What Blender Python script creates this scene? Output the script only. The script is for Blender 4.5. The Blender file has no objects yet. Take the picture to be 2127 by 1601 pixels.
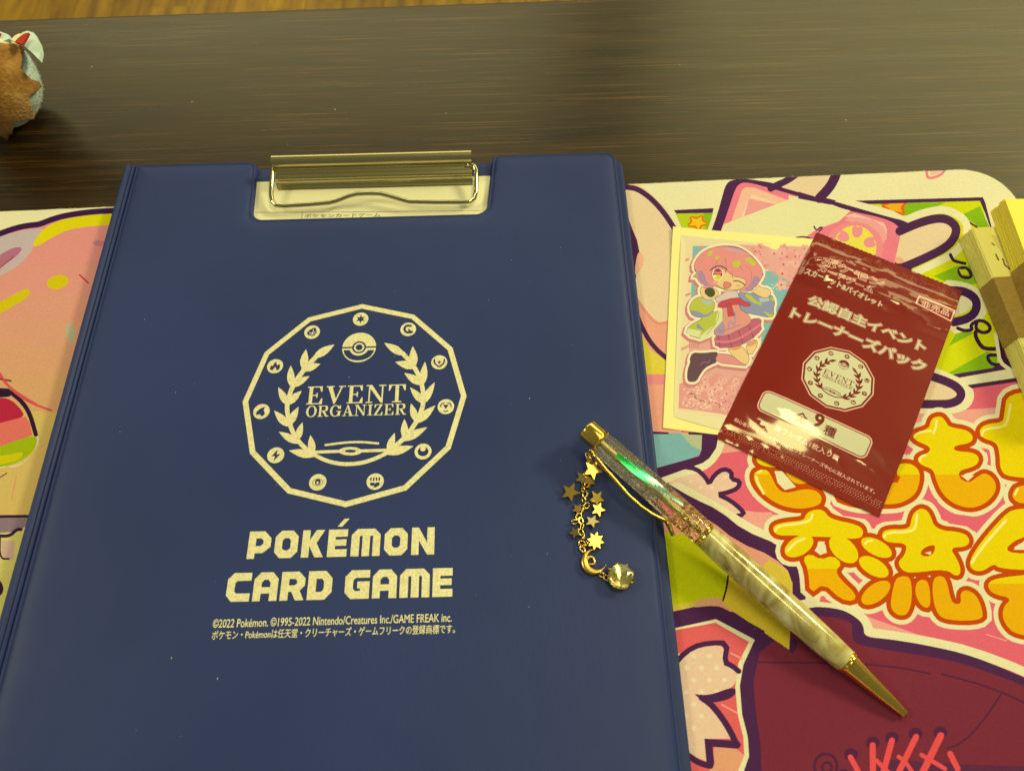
import bpy, bmesh, math, random
import numpy as np
from mathutils import Vector, Matrix, noise
from mathutils.geometry import delaunay_2d_cdt
rnd = random.Random(7)
S = bpy.context.scene
COL = S.collection
MM = 0.001
# ------------------------------------------------------------------ camera
CP = Vector((65.904, -135.666, 285.244))            # millimetres, table top is z = 0
RC = ((0.99966406, -0.02024826, -0.01617923), (-0.02537413, -0.89182042, -0.45167742), (-0.00528329, 0.45193622, -0.89203461))
FPX = 1570.76
cam = bpy.data.cameras.new('camera'); co = bpy.data.objects.new('camera', cam); COL.objects.link(co)
M = Matrix.Identity(4)
for i in range(3):
    M[i][0] = RC[0][i]; M[i][1] = -RC[1][i]; M[i][2] = -RC[2][i]; M[i][3] = CP[i] * MM
co.matrix_world = M
cam.sensor_width = 36; cam.lens = 36 * FPX / 2127; cam.clip_start = 0.02; cam.clip_end = 30
cam.dof.use_dof = True; cam.dof.focus_distance = 0.315; cam.dof.aperture_fstop = 13
S.camera = co
S.view_settings.view_transform = 'Standard'; S.view_settings.look = 'None'
S.view_settings.exposure = -0.27; S.view_settings.gamma = 1
# ------------------------------------------------------------------ room light
W = bpy.data.worlds.new('World'); S.world = W; W.use_nodes = True
bg = W.node_tree.nodes['Background']; bg.inputs[0].default_value = (1.0, 0.95, 0.55, 1); bg.inputs[1].default_value = 0.18
def area(name, loc, target, size, power, color):
    l = bpy.data.lights.new(name, 'AREA'); l.shape = 'RECTANGLE'; l.size, l.size_y = size; l.energy = power; l.color = color
    o = bpy.data.objects.new(name, l); COL.objects.link(o); o.location = loc
    o.rotation_euler = (Vector(target) - Vector(loc)).to_track_quat('-Z', 'Y').to_euler()
    return o
area('ceiling_lamp_right', (2.6, 1.2, 1.8), (0.1, 0, 0), (0.7, 0.45), 78, (1.0, 0.88, 0.36))
area('ceiling_lamp_near', (0.58, 0.0, 1.85), (0.1, 0, 0), (1.25, 0.22), 15.5, (1.0, 0.90, 0.34))
def panel(name, loc, size, ang, power, color):
    o = area(name, loc, (loc[0], loc[1], 0), size, power, color); o.rotation_euler = (0, 0, math.radians(ang))
area('added_fill_left', (-2.3, 0.3, 1.9), (0.1, 0, 0), (0.7, 0.45), 30, (1.0, 0.90, 0.40))  # added fill light, brightens the left-facing sides of the paper bundles
panel('lit_ceiling_left', (-1.0, 3.3, 2.0), (2.8, 2.0), -10, 54, (1.0, 0.88, 0.42))
panel('lit_ceiling_right', (2.15, 2.75, 2.0), (2.8, 2.1), -10, 66, (1.0, 0.88, 0.38))
# ------------------------------------------------------------------ pixel <-> place
def at(px, py, z):
    d = Vector(((px - 1063.5) / FPX, (py - 800.5) / FPX, 1.0))
    w = Vector([sum(RC[k][i] * d[k] for k in range(3)) for i in range(3)])
    return CP + w * ((z - CP.z) / w.z)
# ------------------------------------------------------------------ helpers
def link(o, parent=None):
    COL.objects.link(o)
    if parent: o.parent = parent
    return o
def tag(o, label=None, cat=None, group=None, kind=None):
    for k, v in (('label', label), ('category', cat), ('group', group), ('kind', kind)):
        if v: o[k] = v
    return o
def empty(name, loc, label, cat, group=None):
    o = bpy.data.objects.new(name, None); o.location = Vector(loc) * MM; o.empty_display_size = .01
    return tag(link(o), label, cat, group)
def mesh(name, verts, faces, mat, parent=None, smooth=False, cols=None):
    """verts in millimetres, world space"""
    off = Vector((0, 0, 0))
    p = parent
    while p: off += p.location; p = p.parent
    me = bpy.data.meshes.new(name)
    me.from_pydata([(v[0]*MM - off.x, v[1]*MM - off.y, v[2]*MM - off.z) for v in verts], [], faces)
    if cols:
        ca = me.color_attributes.new('print', 'FLOAT_COLOR', 'CORNER')
        k = 0
        for f, c in zip(faces, cols):
            for _ in f:
                ca.data[k].color = (*c, 1); k += 1
    if smooth: me.polygons.foreach_set('use_smooth', [True]*len(me.polygons))
    for m in (mat if isinstance(mat, (list, tuple)) else [mat]): me.materials.append(m)
    me.update()
    return link(bpy.data.objects.new(name, me), parent)
def recalc(o):
    bm = bmesh.new(); bm.from_mesh(o.data); bmesh.ops.remove_doubles(bm, verts=bm.verts, dist=1e-7)
    bmesh.ops.recalc_face_normals(bm, faces=bm.faces); bm.to_mesh(o.data); bm.free(); return o
def srgb(h):
    h = h.lstrip('#'); r = []
    for i in (0, 2, 4):
        c = int(h[i:i+2], 16) / 255
        r.append(c/12.92 if c <= .04045 else ((c+.055)/1.055)**2.4)
    return r
LT = (1.0, 0.93, 0.46)                     # tint of the lamp light, divided out of colours read from the photo
def C(h): return tuple(min(.88, a/b*.97) for a, b in zip(srgb(h), LT))
def lerp(a, b, t): return tuple(x + (y-x)*t for x, y in zip(a, b))
# ------------------------------------------------------------------ materials
def mat(name, color=(.5,.5,.5), rough=.5, metal=0., **kw):
    m = bpy.data.materials.new(name); m.use_nodes = True
    b = m.node_tree.nodes['Principled BSDF']
    b.inputs['Base Color'].default_value = (*color, 1); b.inputs['Roughness'].default_value = rough; b.inputs['Metallic'].default_value = metal
    for k, v in kw.items(): b.inputs[k.replace('_', ' ')].default_value = v
    return m
def N(m, t, **kw):
    n = m.node_tree.nodes.new(t)
    for k, v in kw.items():
        if k in n.inputs: n.inputs[k].default_value = v
        else: setattr(n, k, v)
    return n
def L(m, a, b): m.node_tree.links.new(a, b)
def BS(m): return m.node_tree.nodes['Principled BSDF']
def coords(m, scale=(1,1,1), rot=(0,0,0)):
    tc = N(m, 'ShaderNodeTexCoord'); mp = N(m, 'ShaderNodeMapping')
    mp.inputs['Scale'].default_value = scale; mp.inputs['Rotation'].default_value = rot
    L(m, tc.outputs['Object'], mp.inputs['Vector']); return mp.outputs['Vector']
def noise_n(m, vec, scale, detail=2, rough=.5, dist=0.):
    n = N(m, 'ShaderNodeTexNoise'); n.inputs['Scale'].default_value = scale; n.inputs['Detail'].default_value = detail
    n.inputs['Roughness'].default_value = rough; n.inputs['Distortion'].default_value = dist
    L(m, vec, n.inputs['Vector']); return n.outputs['Fac']
def ramp(m, fac, stops, interp='LINEAR'):
    r = N(m, 'ShaderNodeValToRGB'); r.color_ramp.interpolation = interp
    e = r.color_ramp.elements
    while len(e) < len(stops): e.new(.5)
    for el, (p, c) in zip(e, stops): el.position = p; el.color = (*c, 1) if len(c) == 3 else c
    L(m, fac, r.inputs[0]); return r.outputs[0]
def bump(m, h, strength, dist, prev=None):
    b = N(m, 'ShaderNodeBump'); b.inputs['Strength'].default_value = strength; b.inputs['Distance'].default_value = dist
    L(m, h, b.inputs['Height'])
    if prev: L(m, prev, b.inputs['Normal'])
    return b.outputs['Normal']
def mixc(m, fac, a, b, mode='MIX'):
    n = N(m, 'ShaderNodeMix', data_type='RGBA', blend_type=mode)
    for s, v in ((n.inputs[0], fac), (n.inputs[6], a), (n.inputs[7], b)):
        if hasattr(v, 'links') or isinstance(v, bpy.types.NodeSocket): L(m, v, s)
        elif isinstance(v, (int, float)): s.default_value = v
        else: s.default_value = (*v, 1)
    return n.outputs[2]
def math_n(m, op, a, b=None):
    n = N(m, 'ShaderNodeMath', operation=op)
    for s, v in ((n.inputs[0], a), (n.inputs[1], b)):
        if v is None: continue
        if isinstance(v, (int, float)): s.default_value = v
        else: L(m, v, s)
    return n.outputs[0]
def attr_col(m):
    a = N(m, 'ShaderNodeAttribute', attribute_name='print'); return a.outputs['Color']
# wood table
m_table = mat('dark_wood_laminate', (.02,.012,.006), .3)
v = coords(m_table, (3, 260, 1)); n1 = noise_n(m_table, v, 4.5, 4, .62, .15)
v2 = coords(m_table, (4, 560, 1)); n2 = noise_n(m_table, v2, 3.0, 3, .6)
v3 = coords(m_table, (1.2, 30, 1)); n3 = noise_n(m_table, v3, 4, 3)
base = ramp(m_table, n3, [(.3, (.009,.0045,.002)), (.7, (.024,.0125,.0055))])
lines = ramp(m_table, n1, [(.47, (.08,.08,.08)), (.66, (1,1,1))])
l2 = ramp(m_table, n2, [(.50, (0,0,0)), (.64, (1,1,1))])
lm = math_n(m_table, 'MULTIPLY', lines, l2)
cc = mixc(m_table, lm, base, (.165,.078,.020)); L(m_table, cc, BS(m_table).inputs['Base Color'])
vb = coords(m_table, (40, 900, 1)); nb = noise_n(m_table, vb, 3, 2)
L(m_table, bump(m_table, nb, .10, .0002), BS(m_table).inputs['Normal'])
rr = ramp(m_table, n3, [(.2, (.24,)*3), (.8, (.33,)*3)]); L(m_table, rr, BS(m_table).inputs['Roughness'])
m_edge = mat('table_edge_band', (.012,.008,.005), .4)
# floor
m_plank = mat('floor_wood', (.3,.15,.03), .38)
v = coords(m_plank, (14, 2.2, 1)); n1 = noise_n(m_plank, v, 3, 4, .6, .6)
oi = N(m_plank, 'ShaderNodeObjectInfo')
base = ramp(m_plank, n1, [(.3, (.20,.10,.004)), (.7, (.47,.27,.012))])
k = ramp(m_plank, oi.outputs['Random'], [(0, (.62,.60,.55)), (1, (1.1,1.1,1.05))])
L(m_plank, mixc(m_plank, 1.0, base, k, 'MULTIPLY'), BS(m_plank).inputs['Base Color'])
m_sub = mat('floor_gap', (.03,.015,.006), .8)
# printed cloth of the mat
m_cloth = mat('printed_cloth', rough=.9, Specular_IOR_Level=.12)
c = attr_col(m_cloth); v = coords(m_cloth); nn = noise_n(m_cloth, v, 900, 2); nl = noise_n(m_cloth, v, 14, 3)
f1 = ramp(m_cloth, nn, [(.3, (.95,)*3), (.7, (1.02,)*3)]); f2 = ramp(m_cloth, nl, [(.3, (.95,)*3), (.7, (1.02,)*3)])
L(m_cloth, mixc(m_cloth, 1, mixc(m_cloth, 1, c, f1, 'MULTIPLY'), f2, 'MULTIPLY'), BS(m_cloth).inputs['Base Color'])
wv = N(m_cloth, 'ShaderNodeTexWave'); wv.inputs['Scale'].default_value = 430; wv.inputs['Distortion'].default_value = .6
mp = coords(m_cloth, (1,1,1), (0,0,.9)); L(m_cloth, mp, wv.inputs['Vector'])
h = math_n(m_cloth, 'ADD', wv.outputs['Fac'], nn); L(m_cloth, bump(m_cloth, h, .35, .0002), BS(m_cloth).inputs['Normal'])
m_rubber = mat('black_rubber', (.02,.02,.02), .8)
# vinyl
m_vinyl = mat('blue_vinyl', (.030,.056,.150), .45, Specular_IOR_Level=.16)
v = coords(m_vinyl); nf = noise_n(m_vinyl, v, 1500, 2); nm = noise_n(m_vinyl, coords(m_vinyl, (1, .55, 1), (0, 0, .8)), 320, 4, .55, 1.2); nl = noise_n(m_vinyl, v, 9, 2)
msk = ramp(m_vinyl, nl, [(.45, (0.15,)*3), (.62, (1,)*3)])
hh = math_n(m_vinyl, 'ADD', math_n(m_vinyl, 'MULTIPLY', nf, .35), math_n(m_vinyl, 'MULTIPLY', nm, msk))
warp = bump(m_vinyl, noise_n(m_vinyl, v, 26, 2), .30, .003)
L(m_vinyl, bump(m_vinyl, hh, .34, .00022, warp), BS(m_vinyl).inputs['Normal'])
L(m_vinyl, ramp(m_vinyl, nl, [(.3, (.024,.040,.192)), (.7, (.030,.049,.228))]), BS(m_vinyl).inputs['Base Color'])
m_foil = mat('gold_foil_print', (.80,.70,.34), .45, .25)
v = coords(m_foil); nf = noise_n(m_foil, v, 1300, 2); nm = noise_n(m_foil, coords(m_foil, (1, .5, 1), (0, 0, .8)), 480, 3, .6, 1.0)
L(m_foil, bump(m_foil, math_n(m_foil, 'ADD', math_n(m_foil, 'MULTIPLY', nf, .6), nm), .55, .0003), BS(m_foil).inputs['Normal'])
L(m_foil, ramp(m_foil, nf, [(.3, (.70,.66,.50)), (.6, (.89,.86,.70))]), BS(m_foil).inputs['Base Color'])
m_chrome = mat('polished_metal', (.70,.64,.44), .13, 1.0)
L(m_chrome, bump(m_chrome, noise_n(m_chrome, coords(m_chrome, (40, 300, 300)), 2, 2), .04, .0003), BS(m_chrome).inputs['Normal'])
m_paper = mat('white_paper', (.80,.79,.70), .8)
m_ink = mat('black_ink', (.03,.03,.03), .7)
m_gold = mat('gold_metal', (.95,.68,.16), .16, 1.0)
m_gold2 = mat('matt_gold_metal', (.78,.52,.15), .3, 1.0)
m_dgold = mat('dark_gold_metal', (.42,.36,.18), .3, 1.0)
m_glass = mat('clear_resin', (.97,.95,.86), .03, Transmission_Weight=1.0, IOR=1.3)
m_amber = mat('amber_oil', (.88,.80,.52), .12, Alpha=.16)
m_grip = mat('marbled_resin', (.6,.55,.3), .14, Coat_Weight=.6, Coat_Roughness=.05)
n1 = noise_n(m_grip, coords(m_grip, (1, .7, 1), (.3, .5, .9)), 95, 3, .55, 1.1)
L(m_grip, ramp(m_grip, n1, [(.30, (.20,.145,.045)), (.43, (.40,.33,.14)), (.55, (.58,.54,.30)), (.70, (.76,.76,.58))]), BS(m_grip).inputs['Base Color'])
m_holo = mat('iridescent_film', (.2,.8,.6), .18, .6)
vv = coords(m_holo, (1,1,1), (0,0,.72)); sx = N(m_holo, 'ShaderNodeSeparateXYZ'); L(m_holo, vv, sx.inputs[0])
fx = N(m_holo, 'ShaderNodeMapRange'); L(m_holo, sx.outputs[0], fx.inputs[0]); fx.inputs[1].default_value = -.002; fx.inputs[2].default_value = .050
L(m_holo, ramp(m_holo, fx.outputs[0], [(0, (.15,.65,.85)), (.2, (.5,.75,.05)), (.38, (.02,.75,.18)), (.58, (.03,.85,.45)), (.72, (.45,.75,.95)), (1, (.25,.9,.6))]), BS(m_holo).inputs['Base Color'])
m_back = mat('sticker_backing', (.86,.82,.44), .5, Coat_Weight=.25, Coat_Roughness=.3)
L(m_back, bump(m_back, noise_n(m_back, coords(m_back), 700, 2), .1, .0002), BS(m_back).inputs['Normal'])
m_stk = mat('glossy_sticker_print', rough=.32, Coat_Weight=.7, Coat_Roughness=.08)
L(m_stk, attr_col(m_stk), BS(m_stk).inputs['Base Color'])
bn = bump(m_stk, noise_n(m_stk, coords(m_stk), 420, 3, .6), .3, .0004); L(m_stk, bn, BS(m_stk).inputs['Coat Normal'])
m_pack = mat('red_foil_film', rough=.35, metal=0., Specular_IOR_Level=.15, Coat_Weight=1.0, Coat_Roughness=.065, Coat_IOR=1.64)
L(m_pack, attr_col(m_pack), BS(m_pack).inputs['Base Color'])
m_plushb = mat('pale_blue_plush', (.58,.77,.95), .95, Sheen_Weight=.4)
m_plushn = mat('brown_plush', (.4,.2,.05), .95, Sheen_Weight=.25)
n1 = noise_n(m_plushn, coords(m_plushn, (1, .5, .5), (0, 0, .6)), 90, 4, .6, .5)
L(m_plushn, ramp(m_plushn, n1, [(.3, (.15,.062,.012)), (.5, (.38,.19,.05)), (.7, (.56,.34,.13))]), BS(m_plushn).inputs['Base Color'])
L(m_plushn, bump(m_plushn, noise_n(m_plushn, coords(m_plushn), 600, 3), .9, .001), BS(m_plushn).inputs['Normal'])
m_plushr = mat('red_plush', (.42,.03,.02), .95); m_plushw = mat('white_plush', (.78,.76,.66), .95)
m_slip = mat('cream_paper_slip', (.90,.85,.32), .75)
m_slip2 = mat('yellow_paper_slip', (.92,.82,.13), .7)
m_kraft = mat('kraft_paper_band', (.30,.20,.06), .7)
L(m_kraft, ramp(m_kraft, noise_n(m_kraft, coords(m_kraft, (1, 4, 1)), 300, 4, .7), [(.3, (.30,.19,.045)), (.7, (.44,.30,.08))]), BS(m_kraft).inputs['Base Color'])
m_print = mat('pale_print', (.62,.58,.30), .75); m_dust = mat('dust', (.7,.66,.5), .9)
# ------------------------------------------------------------------ flat print: layered outlines merged into one sheet
def pts(s): return [tuple(float(x) for x in q.split(',')) for q in s.split()]
def chaikin(p, n=2, closed=True):
    for _ in range(n):
        q = []
        m_ = len(p)
        rng = range(m_) if closed else range(m_ - 1)
        if not closed: q.append(p[0])
        for i in rng:
            a, b = p[i], p[(i+1) % m_]
            q.append((a[0]*.75+b[0]*.25, a[1]*.75+b[1]*.25)); q.append((a[0]*.25+b[0]*.75, a[1]*.25+b[1]*.75))
        if not closed: q.append(p[-1])
        p = q
    return p
def ell(cx, cy, rx, ry, ang=0, n=20):
    ca, sa = math.cos(math.radians(ang)), math.sin(math.radians(ang))
    return [(cx + rx*math.cos(t)*ca - ry*math.sin(t)*sa, cy + rx*math.cos(t)*sa + ry*math.sin(t)*ca) for t in [2*math.pi*i/n for i in range(n)]]
def ribbon(p, w, closed=False, cap=True):
    """quads (and round caps) for a stroke of full width w along p"""
    p = [q for i, q in enumerate(p) if i == 0 or math.dist(q, p[i-1]) > 1e-6]
    if closed and math.dist(p[0], p[-1]) < 1e-6: p = p[:-1]
    n = len(p); out = []; off = []; h = w/2
    for i in range(n):
        a = p[i-1] if (i > 0 or closed) else None; b = p[i]; c = p[(i+1) % n] if (i < n-1 or closed) else None
        d1 = d2 = None
        if a: l = math.dist(a, b) or 1; d1 = ((b[0]-a[0])/l, (b[1]-a[1])/l)
        if c: l = math.dist(b, c) or 1; d2 = ((c[0]-b[0])/l, (c[1]-b[1])/l)
        d1 = d1 or d2; d2 = d2 or d1
        nx, ny = -(d1[1]+d2[1]), d1[0]+d2[0]; l = math.hypot(nx, ny)
        dot = d1[0]*d2[0]+d1[1]*d2[1]
        if l < .5: nx, ny, k = -d1[1], d1[0], 1
        else: nx, ny = nx/l, ny/l; k = min(1.5, 1/max(.3, math.sqrt((1+dot)/2)))
        off.append(((b[0]+nx*h*k, b[1]+ny*h*k), (b[0]-nx*h*k, b[1]-ny*h*k)))
        if dot < .75: out.append(ell(b[0], b[1], h, h, 0, 12))
    for i in range(n if closed else n-1):
        a, b = off[i], off[(i+1) % n]; out.append([a[0], b[0], b[1], a[1]])
    if cap and not closed:
        for q in (p[0], p[-1]): out.append(ell(q[0], q[1], h, h, 0, 10))
    return out
def clip_y(p, y0, keep_above=True):
    """part of polygon with y >= y0 (picture y runs down)"""
    out = []
    for i in range(len(p)):
        a, b = p[i], p[(i+1) % len(p)]
        if a[1] >= y0: out.append(a)
        if (a[1] >= y0) != (b[1] >= y0):
            t = (y0-a[1])/(b[1]-a[1]); out.append((a[0]+t*(b[0]-a[0]), y0))
    return out
class Art:
    """outlines given in picture coordinates of one enlarged view: x = ox + X / s"""
    def __init__(self, z, xf=None): self.z = z; self.items = []; self.xf = xf; self.v = (0, 0, 1)
    def view(self, ox, oy, s): self.v = (ox, oy, s); return self
    def _m(self, p):
        ox, oy, s = self.v; r = []
        for q in p:
            w = at(ox + q[0]/s, oy + q[1]/s, self.z); w = (w.x, w.y)
            r.append(self.xf(w) if self.xf else w)
        return r
    def add(self, p, c): self.items.append((p, c))
    def P(self, s, c, smooth=0):
        p = pts(s) if isinstance(s, str) else s
        if smooth: p = chaikin(p, smooth)
        self.add(self._m(p), c); return p
    def S(self, s, c): return self.P(s, c, 2)
    def K(self, s, c, w, closed=False, smooth=2, cap=True):
        p = pts(s) if isinstance(s, str) else s
        if smooth: p = chaikin(p, smooth, closed)
        for q in ribbon(p, w, closed, cap): self.add(self._m(q), c)
        return p
def sheet(name, items, place, material, parent=None, extra=None, nrm=None, smooth=False):
    """merge overlapping coloured outlines (last on top) into one mesh; colour None = nothing there"""
    vs, es, pl_ = [], [], []
    for p, c in items:
        for q_ in (p if isinstance(p, Multi) else [p]):
            k = len(vs); n = len(q_); vs += [Vector(q) for q in q_]; es += [(k+i, k+(i+1) % n) for i in range(n)]
        pl_.append(([np.array(q_) for q_ in p] if isinstance(p, Multi) else [np.array(p)], c))
    for q in (extra or []): vs.append(Vector(q))
    ov, oe, of, _, _, _ = delaunay_2d_cdt(vs, es, [], 0, .003)
    T = np.array([tuple(f) for f in of]); XY = np.array([(v.x, v.y) for v in ov]); cen = XY[T].mean(axis=1)
    topmost = np.full(len(T), -1); order = np.argsort(cen[:, 0]); sx_ = cen[order, 0]
    for pi, (p, c) in enumerate(pl_):
        (x0, y0), (x1, y1) = np.concatenate(p).min(axis=0), np.concatenate(p).max(axis=0)
        ids = order[np.searchsorted(sx_, x0):np.searchsorted(sx_, x1)]
        ids = ids[(cen[ids, 1] > y0) & (cen[ids, 1] < y1)]
        if not len(ids): continue
        X, Y = cen[ids, 0], cen[ids, 1]; wn = np.zeros(len(ids), int)
        for (ax, ay), (bx, by) in [e_ for q_ in p for e_ in zip(q_, np.roll(q_, -1, axis=0))]:
            if ay == by: continue
            side = (bx-ax)*(Y-ay) - (X-ax)*(by-ay)
            if ay < by: wn += ((Y >= ay) & (Y < by) & (side > 0))
            else: wn -= ((Y >= by) & (Y < ay) & (side < 0))
        topmost[ids[wn != 0]] = pi
    F, CC = [], []
    for f, t in zip(of, topmost):
        if t < 0 or pl_[t][1] is None: continue
        F.append(list(f)); CC.append(pl_[t][1])
    used = sorted({i for f in F for i in f}); re = {k: i for i, k in enumerate(used)}
    V = [place(ov[i].x, ov[i].y) for i in used]
    F = [[re[i] for i in f] for f in F]
    # keep faces upward
    for f in F:
        a, b, c = (ov[used[i]] for i in f[:3])
        if (b-a).cross(c-a) < 0: f.reverse()
    o = mesh(name, V, F, material, parent, smooth, CC)
    if nrm: o.data.normals_split_custom_set_from_vertices([nrm(ov[i].x, ov[i].y) for i in used])
    return o
class Multi(list): pass                       # several contours of one glyph run, filled by winding
def text_faces(s, p0, p1, height=None, bold=0.):
    """filled outlines of a line of writing whose baseline runs from p0 to p1 (2D mm)"""
    c = bpy.data.curves.new('writing', 'FONT'); c.body = s
    o = bpy.data.objects.new('writing', c); COL.objects.link(o)
    cu = o.to_curve(bpy.context.evaluated_depsgraph_get()); cont = []
    for sp_ in cu.splines:
        bp = sp_.bezier_points; q = []
        for i in range(len(bp)):
            a, b = bp[i], bp[(i+1) % len(bp)]; A0, A1, A2, A3 = a.co, a.handle_right, b.handle_left, b.co
            straight = (A1-A0).cross(A3-A0).length + (A2-A0).cross(A3-A0).length < 1e-4
            for t in ((0,) if straight else (0, .34, .67)):
                k = 1-t; v = A0*k**3 + A1*3*k*k*t + A2*3*k*t*t + A3*t**3; q.append((v.x, v.y))
        if len(q) > 2: cont.append(q)
    o.to_curve_clear(); bpy.data.objects.remove(o); bpy.data.curves.remove(c)
    xs = [v[0] for q in cont for v in q]; ys = [v[1] for q in cont for v in q]
    x0, x1, y0, y1 = min(xs), max(xs), min(ys), max(ys)
    d = Vector(p1) - Vector(p0); ln = d.length; u = d/ln; nv = Vector((-u.y, u.x)); k = ln/(x1-x0)
    kv = height/(y1-y0) if height else k
    P0 = Vector(p0); m_ = Multi()
    for q in cont: m_.append([tuple(P0 + u*((x-x0)*k) + nv*((y-(y0 if height else 0))*kv)) for x, y in q])
    out = [m_]
    if bold:
        for q in m_: out += ribbon(q, 2*bold*min(k, kv), True)
    return out
def loft(rings, closed_ring=True, caps=True):
    V = []; F = []; n = len(rings[0])
    for r in rings: V += list(r)
    for i in range(len(rings)-1):
        for j in range(n if closed_ring else n-1):
            a = i*n+j; b = i*n+(j+1) % n; F.append((a, b, b+n, a+n))
    if caps: F.append(tuple(range(n))[::-1]); F.append(tuple(range((len(rings)-1)*n, len(rings)*n)))
    return V, F
def tube(path, r, n=8, caps=True, closed=False):
    path = [Vector(p) for p in path]; rings = []; m_ = len(path)
    up = Vector((0, 0, 1))
    for i, p in enumerate(path):
        a = path[i-1] if (i or closed) else p; b = path[(i+1) % m_] if (i < m_-1 or closed) else p
        t = (b-a).normalized(); s = t.cross(up)
        if s.length < .05: s = t.cross(Vector((0, 1, 0)))
        s.normalize(); w = s.cross(t)
        rr_ = r[i] if isinstance(r, (list, tuple)) else r
        rings.append([p + s*(rr_*math.cos(2*math.pi*j/n)) + w*(rr_*math.sin(2*math.pi*j/n)) for j in range(n)])
    if closed: rings.append(rings[0]); return loft(rings, True, False)
    return loft(rings, True, caps)
def rounded(corners, n=8, inset=0.):
    """polygon (ccw) with rounded corners; corners = (x, y, r); inset moves every side inward"""
    out = []; m_ = len(corners)
    for i in range(m_):
        x, y, r = corners[i]; p = Vector((x, y)); a = Vector(corners[i-1][:2]); b = Vector(corners[(i+1) % m_][:2])
        d1 = (p-a).normalized(); d2 = (b-p).normalized(); sgn = 1 if d1.cross(d2) > 0 else -1
        n1 = Vector((-d1.y, d1.x)); n2 = Vector((-d2.y, d2.x))
        p = p + (n1+n2)*(inset/(1+n1.dot(n2))); r = max(.02, r - inset*sgn)
        ang = math.acos(max(-1, min(1, d1.dot(d2)))); cen = p - d1*(r*math.tan(ang/2)) + n1*(r*sgn)
        a0 = math.atan2(-n1.y*sgn, -n1.x*sgn)
        for j in range(n+1):
            t = a0 + sgn*ang*j/n; out.append((cen.x + r*math.cos(t), cen.y + r*math.sin(t)))
    return out
def slab(name, outline, z0, z1, material, parent=None, smooth=False):
    n = len(outline)
    V = [(x, y, z0) for x, y in outline] + [(x, y, z1) for x, y in outline]
    F = [tuple(range(n))[::-1], tuple(range(n, 2*n))] + [(i, (i+1) % n, n+(i+1) % n, n+i) for i in range(n)]
    return mesh(name, V, F, material, parent, smooth)
def box(name, x0, x1, y0, y1, z0, z1, material, parent=None):
    return slab(name, [(x0, y0), (x1, y0), (x1, y1), (x0, y1)], z0, z1, material, parent)
def rot2(p, a, c=(0, 0)):
    ca, sa = math.cos(a), math.sin(a); x, y = p[0]-c[0], p[1]-c[1]
    return (c[0]+ca*x-sa*y, c[1]+sa*x+ca*y)
# ================================================================== floor and table
floor = box('floor', -1700, 1100, 300, 2300, -730, -712, m_sub); tag(floor, kind='structure')
floor.name = 'floor'
pl = {}
for i in range(-22, 15):
    x0 = -990 + (i+2)*77.2
    y = 700 + rnd.uniform(-600, 0)
    while y < 2200:
        ln = 900
        if y + ln > 760:
            if 'm' not in pl:
                o = box('floor_plank', -38.1, 38.1, 0, ln-1.2, -3, 0, m_plank); pl['m'] = o.data; COL.objects.unlink(o); bpy.data.objects.remove(o)
            o = bpy.data.objects.new('floor_plank', pl['m']); o.location = Vector((x0, y, -709 + rnd.uniform(-.4, .4)))*MM; link(o, floor)
        y += ln
TA = math.radians(.66)
table = empty('table', (0, 252, 0), 'dark brown wood grain table under the playmat and clipboard', 'table')
def tpt(x, y): q = rot2((x, y), TA); return (q[0], q[1] + 252)
ol = [tpt(*q) for q in ((-800, -620), (900, -620), (900, -1), (-800, -1))]
top = slab('tabletop', ol, -26, 0, m_table, table)
slab('edge_band', [tpt(*q) for q in ((-800, -1), (900, -1), (900, 0), (-800, 0))], -26, -.15, m_edge, table)
for lx, ly in ((-740, -560), (840, -560), (-740, -60), (840, -60)):
    slab('leg', [tpt(lx+a, ly+b) for a, b in ((-22, -22), (22, -22), (22, 22), (-22, 22))], -709, -26, m_edge, table)
# ================================================================== printed play mat
ZM = 2.5
mat_o = empty('play_mat', (180, -20, 0), 'cloth playmat printed with pink, purple and lime cartoon art, lying under the clipboard', 'playmat')
A = Art(ZM)
CR, PU, PK, PL, SK, PE, OR, YE, OY, HI = [C(h) for h in ('e8dfa0', '4d2547', 'e2646c', 'eaa285', 'e6cb94', 'e8a079', 'c44906', 'e8cf06', 'e9ad06', 'f3e878')]
GR, YG, MA, PK2 = C('86b414'), C('cfd30e'), C('7a2c37'), C('e87b80')
MANG = math.atan2(10.1, 462)
TRc = at(1989, 353, ZM)
def mpt(a, b): q = rot2((a, b), MANG); return (TRc.x + q[0], TRc.y + q[1])     # a along the far edge, b away from the viewer
def mat_outline(j=0.):
    p = []
    base = [(-640, 0)] + [(-640 + 4*i, 0) for i in range(1, 160)] + [(0, 0)]
    for i in range(0, 11): t = math.radians(90 - 9*i); base.append((22*math.cos(t), -22 + 22*math.sin(t)))
    base += [(22, -22 - 4*i) for i in range(1, 90)] + [(22, -400), (-640, -400)]
    return [mpt(a + rnd.uniform(-j, j), b + rnd.uniform(-j, j)) for a, b in base][::-1]
OUT = mat_outline(.14)
A.items.append((OUT, CR))
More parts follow.
